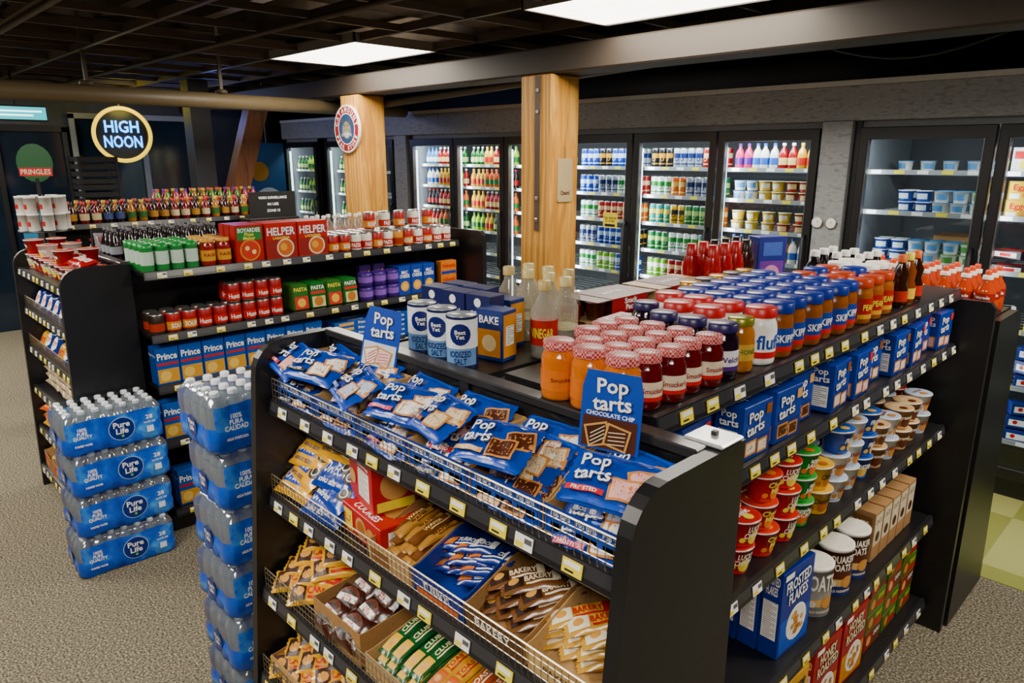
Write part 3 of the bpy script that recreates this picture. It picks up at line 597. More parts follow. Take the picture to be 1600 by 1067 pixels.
put(TC2,-.72,.87,.702,g='open snack trays')
for i in range(8): put([b7,b6][i%2],-.78+.04*(i%4),.85+.02*(i//4),.73+.022*(i//4),E+U(-.1,.1),0,-math.radians(14),g='cracker packs in the tray')
put(tray('snack_tray','tan cardboard tray of yellow cake packs',.34,.2,.06,.08,CARD2,CARD),-1.60,.84,.432,g='open snack trays')
for i in range(12): put(b5 if i%3 else b5b,-1.72+.08*(i%4)+U(-.005,.005),.79+.045*(i//4),.45+.024*(i//4),U(-.2,.2)+.9,math.radians(20),U(-.06,.06),g='yellow cake packs on the fourth tier')
for i in range(14): put([b7,b8,b6][i%3],-1.38+.055*i,.82,.45,E+U(-.1,.1),g='cracker packs on the fourth tier')
# ---------------------------------------------------------------- main gondola top
Z=1.421
JR=jar('jam_jar','red jam jar with red gingham lid',.032,.096,M('#5a0810',.12,coat=.5),GING,.015,M('#e0d0b8'),"Smucker's",DRED,(.2,.6),stripe=RED)
JO=jar('jam_jar','orange marmalade jar with red gingham lid',.036,.105,M('#cf6c06',.12,coat=.5),GING,.015,M('#d87818'),"Smucker's",M('#7a2806'),(.2,.6),th=.22)
JW=jar('jelly_jar','dark grape jelly jar with purple lid',.036,.108,M('#180818',.12,coat=.5),M('#221850',.35),.016,M('#e0dce4'),"Welch's",PURP,(.2,.62),stripe=PURP)
JY=jar('honey_jar','amber honey jar with gold lid',.033,.11,M('#b06a08',.12,coat=.5),M('#8a8a30',.3,.4),.014,M('#c8a040'),"HONEY",M('#2f6a34'),(.25,.6))
JF=jar('marshmallow_jar','white marshmallow spread jar with red lid',.039,.115,M('#eef0ee',.25),M('#c01820',.35),.02,M('#f4f4f0'),"fluff",M('#1850b0'),(.15,.75),stripe=RED,neck=.86,th=.5)
JS=jar('peanut_butter_jar','peanut butter jar with blue lid and label',.038,.112,M('#8a5018',.25),M('#0a2c90',.3),.022,M('#12409c'),"SKIPPY",WHT,(.15,.66),stripe=M('#c8201c'),neck=.88,th=.34,lidr=.037)
JP=jar('peanut_butter_jar','peanut butter jar with red label and orange lid',.038,.11,M('#9a5a20',.25),M('#b8461a',.3),.02,M('#a81810'),"PEANUT",YEL,(.15,.7),stripe=M('#d8a030'),neck=.86)
JN=jar('hazelnut_spread_jar','brown hazelnut spread jar with white lid',.04,.115,M('#30140a',.15,coat=.4),M('#f2efe8',.35),.018,M('#f0ece0'),"nutella",RED,(.3,.75),neck=.86,th=.4)
GJ='jars on the gondola top'
for i in range(3): put(JO,-.775-.08*i,1.04,Z,E-.35+U(-.2,.1),g=GJ)
for j in range(4):
    for i in range(4): 
        if j==0 and i==3: continue
        put(JR,-.775-.073*i+(.008 if j%2 else 0),1.118+.071*j,Z,E-.35+U(-.3,.2),g=GJ)
for i in range(3): put(JW,-.775-.078*i,1.402,Z,E-.3+U(-.2,.2),g=GJ)
put(JY,-.775,1.48,Z,E-.3,g=GJ)
for x in(-.86,-.945): put(JF,x,1.485,Z,E-.3+U(-.2,.2),g=GJ)
put(JW,-1.03,1.47,Z,E-.3,g=GJ)
for x in(-.775,-.86,-.945,-1.03): put(JF,x,1.572,Z,E-.25+U(-.2,.2),g=GJ)
for j in range(6):
    for i in range(4): put(JS,-.775-.082*i-(.008*(j%2)),1.662+.083*j,Z,E-.3+U(-.4,.3),g=GJ)
for j in range(2):
    for i in range(3): put(JP if (i+j)%3 or j==0 else JS,-.775-.085*i,2.175+.085*j,Z,E-.25+U(-.3,.3),g=GJ)
for i in range(3): put([JP,JS,JP][i],-.78-.085*i,2.36,Z,E-.25,g=GJ)
for j in range(2):
    for i in range(2): put(JN,-.86-.09*i,2.46+.088*j,Z,E-.25+U(-.3,.3),g=GJ)
SY=bottle('syrup_bottle','amber syrup bottle with yellow cap',[(.024,0),(.028,.006),(.028,.06),(.022,.08),(.026,.11),(.012,.14),(.012,.15)],M('#7a3c0c',.1,coat=.5),YEL,.02,.014,labm=M('#e8c040'),lz=(.02,.055))
SYB=bottle('syrup_bottle','dark brown syrup bottle with orange cap',[(.024,0),(.028,.006),(.028,.06),(.022,.08),(.026,.11),(.012,.14),(.012,.15)],M('#2c1408',.1,coat=.5),ORG,.02,.014,labm=M('#b83018'),lz=(.02,.055))
for j in range(3):
    put(SY if j%2 else SYB,-.77,2.50+.072*j,Z,E+U(-.3,.3),g='syrup bottles on the gondola top')
DK=bottle('sauce_bottle','dark glass bottle with white cap',[(.026,0),(.03,.006),(.03,.075),(.018,.1),(.012,.12)],M('#17131a',.1,coat=.5),WHT,.018,.017,labm=M('#c9d4e2'),lz=(.02,.06))
for j in range(3):
    for i in range(3): put(DK,-.96-.08*i,2.66+.08*j,Z,E+U(-.3,.3),g='dark bottles on the gondola top')
Z2=1.396
b=B(); r=.039; b.lathe([(r,0),(r,.05),(r,.122),(r,.128)],[M('#0c1850'),M('#e4e8ee'),M('#0c1850')],24); b.lathe([(r*.95,.128),(r*.95,.13),(0,.13)],M('#a8acb4',.3,.5),24)
b.disc(0,.086,.027,cyl(r,.001),M('#0c1e68'),16); b.text('Best\nYet',.028,.022,cyl(r,.0018),WHT,0,.086); b.patch(-.045,.045,.008,.05,cyl(r,.0007),M('#6f98c8'),10,1); b.text('IODIZED\nSALT',.056,.034,cyl(r,.0014),M('#0e2268'),0,.028)
SALT=K('salt_canister','navy and white cylindrical salt canister','canister',b.mesh('salt'))
for x,y in((-1.495,1.12),(-1.405,1.115),(-1.31,1.10)): put(SALT,x,y,Z2,U(.4,.8),g='salt canisters')
CS=carton('cornstarch_box','navy blue corn starch box',.085,.06,.15,M('#101a54'),[('t','f','CORN\nSTARCH',.07,.035,0,.09,WHT),('d','f',0,.13,.012,WHT),('t','r','CORN\nSTARCH',.045,.03,0,.09,WHT),('p','f',-.03,.03,.01,.05,M('#4a6ab8'))])
for x,y in((-1.565,1.235),(-1.475,1.235),(-1.565,1.31),(-1.475,1.31),(-1.385,1.245)): put(CS,x,y,Z2,.1,g='corn starch boxes')
BC=carton('baking_box','tall box of baking mix in blue and orange',.085,.06,.13,M('#183274'),[('p','f',-.035,.035,.01,.08,M('#d08a18')),('d','f',0,.045,.022,M('#e8d0a0')),('p','r',-.028,.028,.01,.12,M('#d8922a')),('t','f','BAKE',.06,.02,0,.105,WHT)]+nutr('r',0,.065,.035,.05))
put(BC,-1.30,1.205,Z2,.2,g='baking boxes'); put(BC,-1.385,1.32,Z2,.1,g='baking boxes')
vp=[(.03,0),(.035,.006),(.035,.05),(.031,.06),(.035,.07),(.035,.12),(.014,.16),(.014,.178)]
VB=bottle('vinegar_bottle','clear plastic vinegar bottle with pale cap',vp,BOTC,M('#d8c888',.4),.02,.017,labm=M('#e0d8a8'),lz=(.062,.07),seg=18)
VR=bottle('vinegar_bottle','clear bottle with red and yellow label',vp,BOTC,M('#c8b070',.4),.02,.017,labm=M('#b02818'),lz=(.035,.10),txt='VINEGAR',txm=YEL,seg=18)
for j in range(2):
    for i in range(4): put(VR if (i+j)%3==0 else VB,-1.46+.078*i,1.405+.08*j-(.0 if i<3 else .10),Z2,.6,g='vinegar bottles')
RC=carton('baking_box','flat red box beside the pudding cups',.12,.06,.035,M('#a8141a'),[('p','f',-.055,.055,.006,.012,YEL),('t','t','CAKE',.1,.03,0,0,WHT),('t','f','CAKE',.05,.014,0,.022,WHT)])
for i in range(2): put(RC,-1.115,1.47,Z+.036*i,E+.1,g='red baking boxes')
def pudd(c1,c2,l,sh):
    b=B()
    for i in range(4):
        for s in(0,1): 
            b.lathe([(.022,0),(.03,.05),(.033,.052),(.033,.054),(0,.054)],[M(c1,.25),M('#d8d0c4'),M(c2),M(c2)],14,-.102+.068*i,-.034+.068*s)
    b.box(-.138,.138,-.071,.071,.054,.056,M(sh)); b.prism([(-.0715,.056),(-.0715,.014),(-.073,.014),(-.073,.0575)],'x',-.075,.09,M('#98101a'))
    b.box(-.075,.09,-.073,.071,.056,.0575,M('#5a1c14')); b.text('Snack\nPack',.07,.034,lambda x,y:(x,-.0738,y),WHT,.01,.037); b.text('Snack Pack',.1,.03,lambda x,y:(x,y,.0585),WHT,.01,0)
    return K('pudding_cup_pack','%s pudding cup pack with printed sleeve'%l,'pudding pack',b.mesh('pud'))
PB_=pudd('#3a180a','#6a2018','chocolate','#6a3a28'); PW=pudd('#dcc48c','#c8b48a','vanilla','#b89c70')
for yy,k in((1.63,PB_),(1.925,PW)):
    for lay in range(2): put(k if lay or yy>1.9 else PW,-1.275,yy,1.397+.059*lay,E+U(-.03,.03),g='pudding cup packs')
kp=[(.028,0),(.034,.006),(.034,.075),(.026,.11),(.03,.14),(.022,.175)]
KE=bottle('ketchup_bottle','red squeeze ketchup bottle with red cap',kp,M('#a80c14',.2,coat=.3),M('#b8121a',.3),.042,.018,labm=M('#d8d0c0'),lz=(.03,.07),txt='KETCHUP',txm=RED)
CH=bottle('syrup_bottle','brown chocolate syrup squeeze bottle',kp,M('#30100a',.2,coat=.3),M('#1f0c08',.3),.042,.018,labm=M('#6a2a14'),lz=(.03,.09),txt='SYRUP',txm=YEL)
for i in range(4): put(KE if i<3 else CH,-1.235,2.13+.075*i,Z2,E-.4,g='squeeze bottles on the gondola top')
for i in range(5): put(KE if i<2 else CH,-1.31,2.12+.075*i,Z2,E-.4,g='squeeze bottles on the gondola top')
BJ=jar('relish_jar','brown relish jar with dark lid',.035,.11,M('#4a240c',.15,coat=.4),M('#201812'),.016,M('#c8b080'),None,None,(.25,.65)); BJ2=jar('relish_jar','amber relish jar with gold lid',.035,.11,M('#8a5010',.15,coat=.4),M('#b08a30',.3,.5),.016,M('#c83020'),None,None,(.25,.65))
for i in range(5): put(BJ if i%2 else BJ2,-1.11,1.80+.08*i,Z,E+U(-.3,.3),g='relish jars on the gondola top')
put(carton('cereal_box','tall blue and purple food carton',.12,.07,.21,M('#20308c'),[('p','f',-.05,.05,.02,.12,M('#7a3aa0')),('d','f',0,.07,.035,M('#e0a0c0')),('p','f',-.04,.04,.14,.19,M('#5070c8')),('p','l',-.03,.03,.02,.19,M('#4a2a80'))]),-1.27,2.58,Z2,E-.5)
GA=bottle('sports_drink_bottle','orange sports drink bottle with orange cap',[(.028,0),(.033,.008),(.033,.05),(.029,.06),(.033,.075),(.031,.1),(.016,.125),(.016,.14)],M('#c04410',.12,coat=.4),M('#e4ddd0',.4),.012,.018,labm=M('#98200c'),lz=(.055,.085),txt='Gatorade',txm=WHT)
GA.parts.append(('spout',B().lathe([(.010,.15),(.012,.165),(.009,.172),(0,.172)],M('#e05010'),12).mesh('spout')))
for j in range(3):
    for i in range(10): put(GA,-.665-.072*i,3.15+.074*j,1.311,U(-.3,.5),g='orange sports drink bottles')
# ---------------------------------------------------------------- right face shelves
def pxbox(l,c1,c2,side):
    it=[('p','f',-.062,.062,.006,.052,M('#0a2a78')),('p','f',-.05,.0,.012,.048,M('#c98a44'),),('p','f',-.045,-.005,.017,.043,M(c1)),('p','f',.005,.05,.008,.042,M('#c98a44')),('p','f',.01,.045,.013,.037,M(c1))]
    for i in range(10): it.append(('d','f',U(-.04,.04),U(.018,.036),.0018,M(c2)))
    it+=logo('f','Pop\ntarts',.085,.058,-.012,.092)+[('p','f',.035,.06,.1,.125,M(c2))]
    it+=logo('l','Pop\ntarts',.05,.04,0,.105,None,.06)+ (nutr('l',0,.045,.05,.06) if side else [('p','l',-.03,.03,.01,.05,M('#c98a44')),('p','l',-.025,.025,.014,.046,M(c1))])
    it+=logo('t','Pop tarts',.09,.03,0,0)
    return carton('toaster_pastry_box',l,.13,.075,.135,M('#0e3a9a',.33),it)
PX=pxbox('blue toaster pastry box with white lettering','#eecac4','#c83040',0); PX2=pxbox('blue toaster pastry box turned to its side panel','#e8dcc8','#8a5020',1); PX3=pxbox('blue chocolate toaster pastry box','#4a2412','#d8a468',0)
for i,(y,k) in enumerate([(1.14,PX),(1.28,PX),(1.50,PX2),(1.66,PX3),(1.80,PX3),(1.98,PX2),(2.14,PX),(2.30,PX2),(2.46,PX2),(2.62,PX),(2.78,PX),(2.92,PX)]):
    for d in range(2): put(k,-.76-.09*d-(.03 if i%3==1 else 0),y,1.212,E+U(-.08,.08),g='pastry boxes on the second shelf')
def cup(c,lc,t,tc,l,pic='#f4e04a'):
    b=B(); r0,r1,h=.034,.047,.075; tp=lambda z:r0+(r1-r0)*z/h
    b.lathe([(r0,0),(r1,h-.004),(r1+.002,h-.004),(r1+.002,h),(r1*.93,h+.0005),(0,h-.001)],[M(c,.3),WHT,WHT,M(lc,.3),M(lc,.3)],22)
    b.disc(.0,h*.36,.019,cyl(0,.0011,tp),M(pic),12); b.disc(.03,h*.55,.008,cyl(0,.0012,tp),WHT,8); b.disc(-.032,h*.3,.008,cyl(0,.0012,tp),M(pic),8)
    b.text(t,.062,.017*(1+t.count('\n')),cyl(0,.0019,tp),M(tc),0,h*.6); b.text(t,.055,.017*(1+t.count('\n')),lambda x,y:(x,y,h+.002),M(tc),0,.008); b.disc(0,-.02,.014,lambda x,y:(x,y,h+.0016),M(pic),10); b.patch(-.04,.04,.004,.012,cyl(0,.001,tp),M(lc if lc!=c else '#f4e04a'),6,1)
    return K('cereal_cup',l,'cereal cup',b.mesh('cup'))
CU={'r':cup('#b01018','#c82820','LUCKY\nCHARMS','#f8f0e0','red single serve cereal cup'),'r2':cup('#b81018','#d83a1c','Cheez\nMac','#f8e060','bright red noodle cup','#f09020'),'g':cup('#1c8a2c','#38a040','apple\nJACKS','#f4f4e0','green single serve cereal cup','#e87820'),'y':cup('#dca80c','#e8b828','Cheerios','#1a1a1a','yellow single serve cereal cup','#b86a20'),
 'w':cup('#e0ded8','#b8c8e0','oatmeal','#8a3a1c','white oatmeal cup','#c88a4a'),'b':cup('#163f98','#2c60b8','FROSTED','#f4f4f4','blue single serve cereal cup','#e8c060'),'t':cup('#a06a34','#d0b080','granola','#f4e8d0','tan granola cup','#5a2c14')}
seq=['r','r','r2','r','g','y','w','w','b','t','w','t','t','w']
for i in range(14):
    y=1.42+.112*i; k=CU[seq[i]]
    for lay in range((3,2,3,3,3,2,3,3,3)[i] if i<9 else 2): put(k if not(i==6 and lay==2) else CU['b'],-.76-U(0,.01),y+U(-.006,.006),.886+.0765*lay,E-.2+U(-.5,.4),g='cereal cups on the third shelf')
    for lay in range(2 if i<5 else 3): put(CU[seq[(i+(0 if i<5 else 1))%14]],-.866,y+.02,.886+.0765*lay,E+U(-.4,.4),g='cereal cups on the third shelf')
def canister(c1,c2,t,l,tc):
    b=B(); r,h=.058,.17; b.lathe([(r,0),(r,.035),(r,.06),(r,h-.012),(r+.002,h-.012),(r+.002,h),(r*.9,h),(0,h-.002)],[M(c1),M('#d8b070'),M(c2),WHT,WHT,PAPER,PAPER],24)
    b.text(t,.088,.055,cyl(r,.0016),M(tc),0,.118); b.disc(.02,.05,.022,cyl(r,.0012),M('#c89048'),14); b.disc(-.03,.045,.012,cyl(r,.0012),M('#e8dcc0'),10)
    b.text('OLD FASHIONED',.08,.009,cyl(r,.0016),M('#f0e0c0'),0,.018); return K('oats_canister',l,'canister',b.mesh('oats'))
OC=canister('#20306c','#5a2814','QUAKER\nOATS','brown and cream cardboard oats canister','#f4ecd8'); OG=canister('#6c6c6c','#9a968c','OATS','grey cardboard oats canister','#e8e4d8')
for (y,k) in((2.08,OG),(2.24,OC),(2.38,OC)):
    for d in range(2): put(k,-.775-.125*d,y,.501,E-.45+U(-.2,.2),g='oats canisters on the fourth shelf')
GB=carton('granola_box','brown and cream hot cereal box',.075,.11,.19,M('#a88258',.5),[('p','f',-.035,.035,.06,.18,M('#d8cdb4')),('t','f','OATS',.05,.02,0,.15,BRN),('d','f',0,.09,.02,BRN),('p','l',-.045,.045,.02,.17,M('#8a6238')),('t','l','OATS',.07,.025,0,.14,PAPER),('d','l',0,.07,.025,M('#d8b880'))])
for i in range(5): put(GB,-.79,2.52+.085*i,.501,E,g='hot cereal boxes on the fourth shelf')
def cereal(c,t,tc,l,p,w=.18):
    it=[('p','f',-w*.46,w*.46,.012,.12,M(p)),('d','f',.01,.085,.058,PAPER),('d','f',.01,.085,.05,M('#e8e4dc'))]
    for i in range(22):
        a=U(0,6.28); q=U(0,.04); it.append(('d','f',.01+q*math.cos(a),.085+q*math.sin(a),.0085,M(['#c89040','#d8a858','#b87c30'][i%3])))
    it+=[('t','f',t,w*.80,.085,.003,.202,NAVY,.08),('t','f',t,w*.77,.082,0,.205,M(tc),.08),('p','f',-w*.46,-w*.2,.25,.268,WHT),('t','l',t,.045,.06,0,.23,M(tc))]+nutr('l',0,.12,.045,.12)
    return carton('cereal_box',l,w,.06,.275,M(c,.35),it)
CF=cereal('#12348c','FROSTED\nFLAKES','#f4f4f4','blue sugar frosted flakes cereal box','#2058b8'); CR=cereal('#a01016','HONEY\nROASTED','#f8e8b0','red honey cereal box','#d09020'); CO=cereal('#d86a10','CRISPY','#f4f0e4','orange cereal box','#f0a830'); CH2=cereal('#d8a010','HONEY\nNUT','#3a1c0c','golden honey nut cereal box','#8a5a20')
for y,n,off in((1.30,3,0),(1.85,3,0),(1.62,2,.14)):
    for d in range(n): put(CO if y<1.4 else CF,-.755-.065*d-off,y,.501,E-.05,g='cereal boxes on the fourth shelf')
for y,k in((1.35,CO),(1.58,CR),(1.85,CH2),(2.10,CR),(2.33,CR)):
    for d in range(3): put(k,-.735-.065*d,y,.131,E-.05,g='cereal boxes on the bottom shelf')
CG=carton('granola_bar_box','green and brown granola bar box',.15,.05,.075,M('#3a7424'),[('p','f',-.07,0,.008,.067,M('#7a4a1c')),('d','f',-.035,.037,.02,M('#c89048')),('t','f','CRUNCHY',.06,.02,.035,.05,YEL),('p','f',.0,.07,.008,.03,RED)]); CG2=carton('granola_bar_box','brown and red granola bar box',.15,.05,.075,M('#6a3a1c'),[('p','f',-.07,0,.008,.067,M('#a81c1c')),('d','f',-.035,.037,.02,M('#d8b070')),('t','f','CHEWY',.06,.02,.035,.05,WHT)])
for i in range(3):
    for lay in range(4): put(CG if (i+lay)%3 else CG2,-.74,2.56+.17*i,.131+.076*lay,E+U(-.03,.03),g='granola bar boxes on the bottom shelf')
# ---------------------------------------------------------------- water packs
def wpack(txt,small):
    L_,D_,H_=.40,.255,.195; nx,ny=7,4; b=B(); rim=[]
    rx=L_/nx/2; ry=D_/ny/2; N=6
    def side(cx0,cy0,dx,dy,n,rad,nxn,nyn):
        for k in range(n):
            cx=cx0+dx*(2*k+1)*rad; cy=cy0+dy*(2*k+1)*rad
            for i in range(N):
                t=-1+2*(i+.5)/N; bulge=math.sqrt(max(0,1-t*t*.85))*.013
                rim.append((cx+dx*t*rad+nxn*bulge,cy+dy*t*rad+nyn*bulge))
    side(-L_/2,-D_/2,1,0,nx,rx,0,-1); side(L_/2,-D_/2,0,1,ny,ry,1,0); side(L_/2,D_/2,-1,0,nx,rx,0,1); side(-L_/2,D_/2,0,-1,ny,ry,-1,0)
    lv=[(.93,0),(1,.014),(1,.06),(.98,.085),(1,.11),(.995,.155)]
    vs=[];fs=[];n=len(rim)
    for s,z in lv: vs+=[(x*s,y*s,z+.003*math.sin(x*31+y*17)) for x,y in rim]
    for k in range(len(lv)-1):
        for i in range(n): j=(i+1)%n; fs.append((k*n+i,k*n+j,(k+1)*n+j,(k+1)*n+i))
    ms=[]
    for k in range(len(lv)-1):
        for i in range(n):
            endside=(nx*N<=i<(nx+ny)*N) or i>=(2*nx+ny)*N
            ms.append(WRAPC if endside and (k>2 or k<1) else WATERF)
    b.add(vs,fs,ms,True); b.add([v for v in vs[:n]],[tuple(range(n))[::-1]],WATERF)
    vs=[];fs=[]; lv=[(.995,.155),(.95,.172),(.88,.188),(.82,.193)]
    for s,z in lv: vs+=[(x*s,y*s,z) for x,y in rim]
    for k in range(len(lv)-1):
        for i in range(n): j=(i+1)%n; fs.append((k*n+i,k*n+j,(k+1)*n+j,(k+1)*n+i))
    b.add(vs,fs,WRAPC,True)
    o=.0155
    f1=lambda x,y:(x,-D_/2-o,y); f2=lambda x,y:(x,-D_/2-o-.0007,y); f3=lambda x,y:(x,-D_/2-o-.0014,y)
    b.disc(.03,.085,.056,f1,M('#a8ccf0'),24); b.disc(.03,.085,.053,f2,M('#0a2878',.3),24); b.text('Pure\nLife',.07,.058,f3,WHT,.03,.09); b.disc(.03,.05,.006,f3,M('#80c840'),8)
    b.text(txt,.075,.055,f2,WHT,-.13,.10); b.text(small,.07,.01,f2,WHT,-.13,.045); b.text('28',.03,.02,f2,WHT,.15,.115); b.text('16.9 FL OZ',.05,.009,f2,WHT,.15,.09); b.patch(.135,.165,.04,.07,f2,M('#d8e4f0'))
    g1=lambda x,y:(L_/2+o,x,y); g2=lambda x,y:(-L_/2-o,-x,y)
    b.disc(0,.07,.036,g1,M('#0a2878',.3),20); b.disc(0,.07,.036,g2,M('#0a2878',.3),20)
    for g in(lambda x,y:(L_/2+o+.0008,x,y),lambda x,y:(-L_/2-o-.0008,-x,y)): b.text('Pure\nLife',.045,.037,g,WHT,0,.072)
    bt=B(); bt.lathe([(.026,.02),(.027,.12),(.024,.145),(.012,.17),(.012,.182)],PLAST,10); bt.lathe([(.015,.178),(.015,.192),(.012,.195),(0,.195)],M('#dde2e8',.4),10)
    return b.mesh('shrink_wrap'),bt.mesh('bottle'),rx,ry
WM,BM,rx,ry=wpack('100%\nPURE\nQUALITY','PURIFIED WATER'); WM2,_,_,_=wpack('100%\nPURA\nCALIDAD','AGUA PURIFICADA')
def water(x,y,z,rz,top,g,wm=None):
    o=obj('water_bottle_pack',wm or WM,(x,y,z),(0,0,rz),'shrink-wrapped blue case of bottled water' + (' on top of the stack' if top else ''),'water pack',g)
    for i in range(7):
        for j in range(4):
            if top or j==0 or i in(0,6): obj('bottle',BM,(-.2+rx*(2*i+1),-.1275+ry*(2*j+1),0),parent=o)
for k in range(4): water(-3.60+U(-.01,.01),.83+U(-.012,.012),k*.199,E+U(-.05,.05),k==3,'water packs stacked by the far endcap')
for k in range(6): water(-2.26+U(-.01,.01),.985+U(-.01,.01),k*.199,E+U(-.03,.03),k==5,'water packs stacked by the near endcap',WM2)
for k in range(5): water(-3.33,2.82,k*.199,E+U(-.04,.04),k==4,'water packs stacked beside the far gondola')
# ---------------------------------------------------------------- left gondola goods
def tin(c,c2,l,t=None,tc='#f4f0e4',r=.036,h=.105): return can('food_can',l,r,h,M(c,.35),M(c2,.35),seg=16,txt=t,txm=M(tc),bz=(.12,.5),cat='can')
TI={'r':tin('#a81014','#d89020','red canned food tin','SOUP'),'h':tin('#a00e12','#c82018','red canned tomatoes tin','Hunts'),'w':tin('#e0dacc','#b81c14','white and red tin','PASTA','#f4f0e4'),'y':tin('#cf8c18','#983010','yellow and red tin'),'k':tin('#2c1c16','#a83a24','dark brown tin')}
GL='canned goods on the far gondola'; ZL=1.361
b=B(); r,h=.03,.13; b.lathe([(r,0),(r,.03),(r,h*.72),(r,h-.02)],[M('#1a7a36'),M('#b8d0c0'),M('#1a7a36')],16); b.lathe([(r*1.03,h-.02),(r*1.03,h),(0,h)],M('#1a9040',.3),16)
GC=K('cheese_shaker','green and white grated cheese shaker','shaker',b.mesh('shaker'))
for j in range(4):
    for i in range(4): put(GC,-3.66-.075*i,1.12+.07*j,ZL,U(0,1),g='cheese shakers on the gondola top')
RG=jar('pasta_sauce_jar','tomato pasta sauce jar with yellow lid',.036,.12,M('#90140a',.15,coat=.4),M('#d8a020'),.015,M('#d89a18'),'RAGU',DRED,(.2,.65),seg=16)
for j in range(2):
    for i in range(3): put(RG,-3.66-.08*i,1.41+.08*j,ZL,E,g='pasta sauce jars on the gondola top')
HB=carton('dinner_kit_box','red boxed pasta dinner kit with pasta picture',.18,.05,.19,M('#b81610',.35),[('p','f',-.085,.085,.008,.10,M('#8a1c10')),('d','f',.02,.055,.05,M('#e8d8b8')),('d','f',.02,.055,.042,M('#d06a18')),('d','f',.01,.06,.02,M('#e0a838')),('t','f','HELPER',.165,.045,.002,.143,NAVY),('t','f','HELPER',.16,.042,0,.145,WHT),('t','f','LASAGNA',.1,.014,0,.11,YEL)])
HB2=carton('dinner_kit_box','red boxed pizza kit with green label',.15,.06,.19,M('#a81410',.35),[('d','f',0,.06,.056,M('#d08a2c')),('d','f',0,.06,.048,M('#c83a18')),('d','f',-.015,.07,.012,M('#f0d890')),('d','f',.02,.05,.012,M('#f0d890')),('p','f',-.065,.065,.112,.178,GRN),('t','f',"BOYARDEE",.12,.022,0,.163,WHT),('t','f',"Pizza\nMaker",.085,.036,0,.132,YEL)])
for d in range(3): put(HB2,-3.66-.07*d,1.62,ZL,E,g='dinner kit boxes'); put(HB,-3.66-.06*d,1.80,ZL,E,g='dinner kit boxes'); put(HB,-3.655-.06*d,1.985,ZL,E,g='dinner kit boxes')
sq=['r','r','w','w','r','w','y','r','w','r','w','w']
for i in range(12):
    for d in range(3): put(TI[sq[(i+d)%12]],-3.655-.08*d,2.115+.075*i,ZL,E+U(-.5,.5),g=GL)
for i in range(5): put(TI['w' if i%2 else 'r'],-3.735,2.42+.11*i,ZL+.106,E+U(-.5,.5),g=GL)
for i in range(9):
    for d in range(2):
        put(TI['h' if i>2 else 'k' if i==0 else 'r'],-3.67-.08*d,1.13+.078*i,1.051,E+U(-.3,.3),g=GL)
        if i>4: put(TI['h'],-3.67-.08*d,1.13+.078*i,1.157,E+U(-.3,.3),g=GL)
SGb=carton('rice_pouch','green pasta side dish pouch',.10,.025,.15,F('#1f6428',.3),[('p','f',-.04,.04,.01,.07,M('#d8c890')),('d','f',0,.042,.028,M('#b87a2a')),('t','f','PASTA',.08,.022,0,.12,WHT),('p','f',-.045,.045,.085,.1,RED)],cat='food pouch',bev=.01)
SGc=carton('rice_pouch','red and green pasta side pouch',.10,.025,.15,F('#2f6428',.3),[('p','f',-.04,.04,.01,.08,M('#c83018')),('d','f',0,.045,.025,M('#e8b848')),('t','f','PASTA',.08,.022,0,.12,YEL)],cat='food pouch',bev=.01)
for i in range(4):
    for d in range(4): put(SGb if i%2 else SGc,-3.66-.035*d,1.90+.107*i,1.051,E+U(-.06,.06),math.radians(-6),g='green pasta pouches')
PC=can('drink_tub','purple cocoa tub',.045,.085,M('#3e1a76'),M('#8a60b8'),top=M('#4a2484'),seg=16,cat='tub')
for i in range(3):
    for lay in range(2): put(PC,-3.67,2.33+.095*i,1.051+.086*lay,E,g='purple tubs')
for i in range(2): put(carton('macaroni_box','purple macaroni box',.08,.04,.2,M('#4a1c7c'),[('t','f','MAC',.06,.03,0,.15,YEL),('d','f',0,.07,.03,M('#e8a030'))]),-3.76,2.38+.1*i,1.051,E)
MB=carton('macaroni_box','blue macaroni and cheese box',.09,.04,.18,M('#10409c'),[('t','f','MAC\nCHEESE',.075,.045,0,.13,WHT),('d','f',0,.055,.032,M('#f0a010')),('d','f',0,.055,.02,M('#f0c850'))])
for i in range(3):
    for d in range(3): put(MB,-3.66-.045*d,2.60+.095*i,1.051,E,g='macaroni boxes')
VE=carton('cheese_shell_box','orange shells and cheese box',.13,.05,.09,M('#d87a10'),[('t','f','Velveeta',.11,.03,0,.06,M('#b81010')),('p','f',-.06,.06,.006,.025,M('#1a3f9a'))])
for lay in range(2): put(VE,-3.66,2.95,1.051+.091*lay,E,g='shells and cheese boxes')
PRN=carton('pasta_box','blue boxed dry pasta',.11,.045,.19,M('#0f50a4',.35),[('p','f',-.05,.05,.01,.08,M('#d09c38')),('d','f',-.015,.045,.026,M('#e8c468')),('t','f','Prince',.102,.04,.001,.144,NAVY),('t','f','Prince',.095,.035,0,.145,WHT),('p','f',-.05,.05,.10,.112,RED),('t','l','Prince',.035,.014,0,.15,WHT)])
for i in range(8):
    for d in range(2): put(PRN,-3.665-.05*d,1.15+.115*i,.791,E+U(-.05,.05),g='blue pasta boxes')
SP=carton('spaghetti_box','slim blue spaghetti box laid flat',.26,.065,.03,M('#1054ac',.35),[('p','f',-.1,.0,.006,.024,M('#d8b060')),('t','t','Prince',.1,.03,.03,0,WHT),('t','f','Prince',.06,.016,.06,.015,WHT)])
for i in range(3):
    for lay in range(5):
        for d in range(2): put(SP,-3.675-.07*d,2.22+.275*i,.791+.031*lay,E+U(-.04,.04),g='flat spaghetti boxes')
for i in range(15):
    for d in range(2): put([PRN,MB,PRN][(i//4)%3],-3.665-.05*d,1.15+.12*i,.501,E,g='boxes on the fourth shelf')
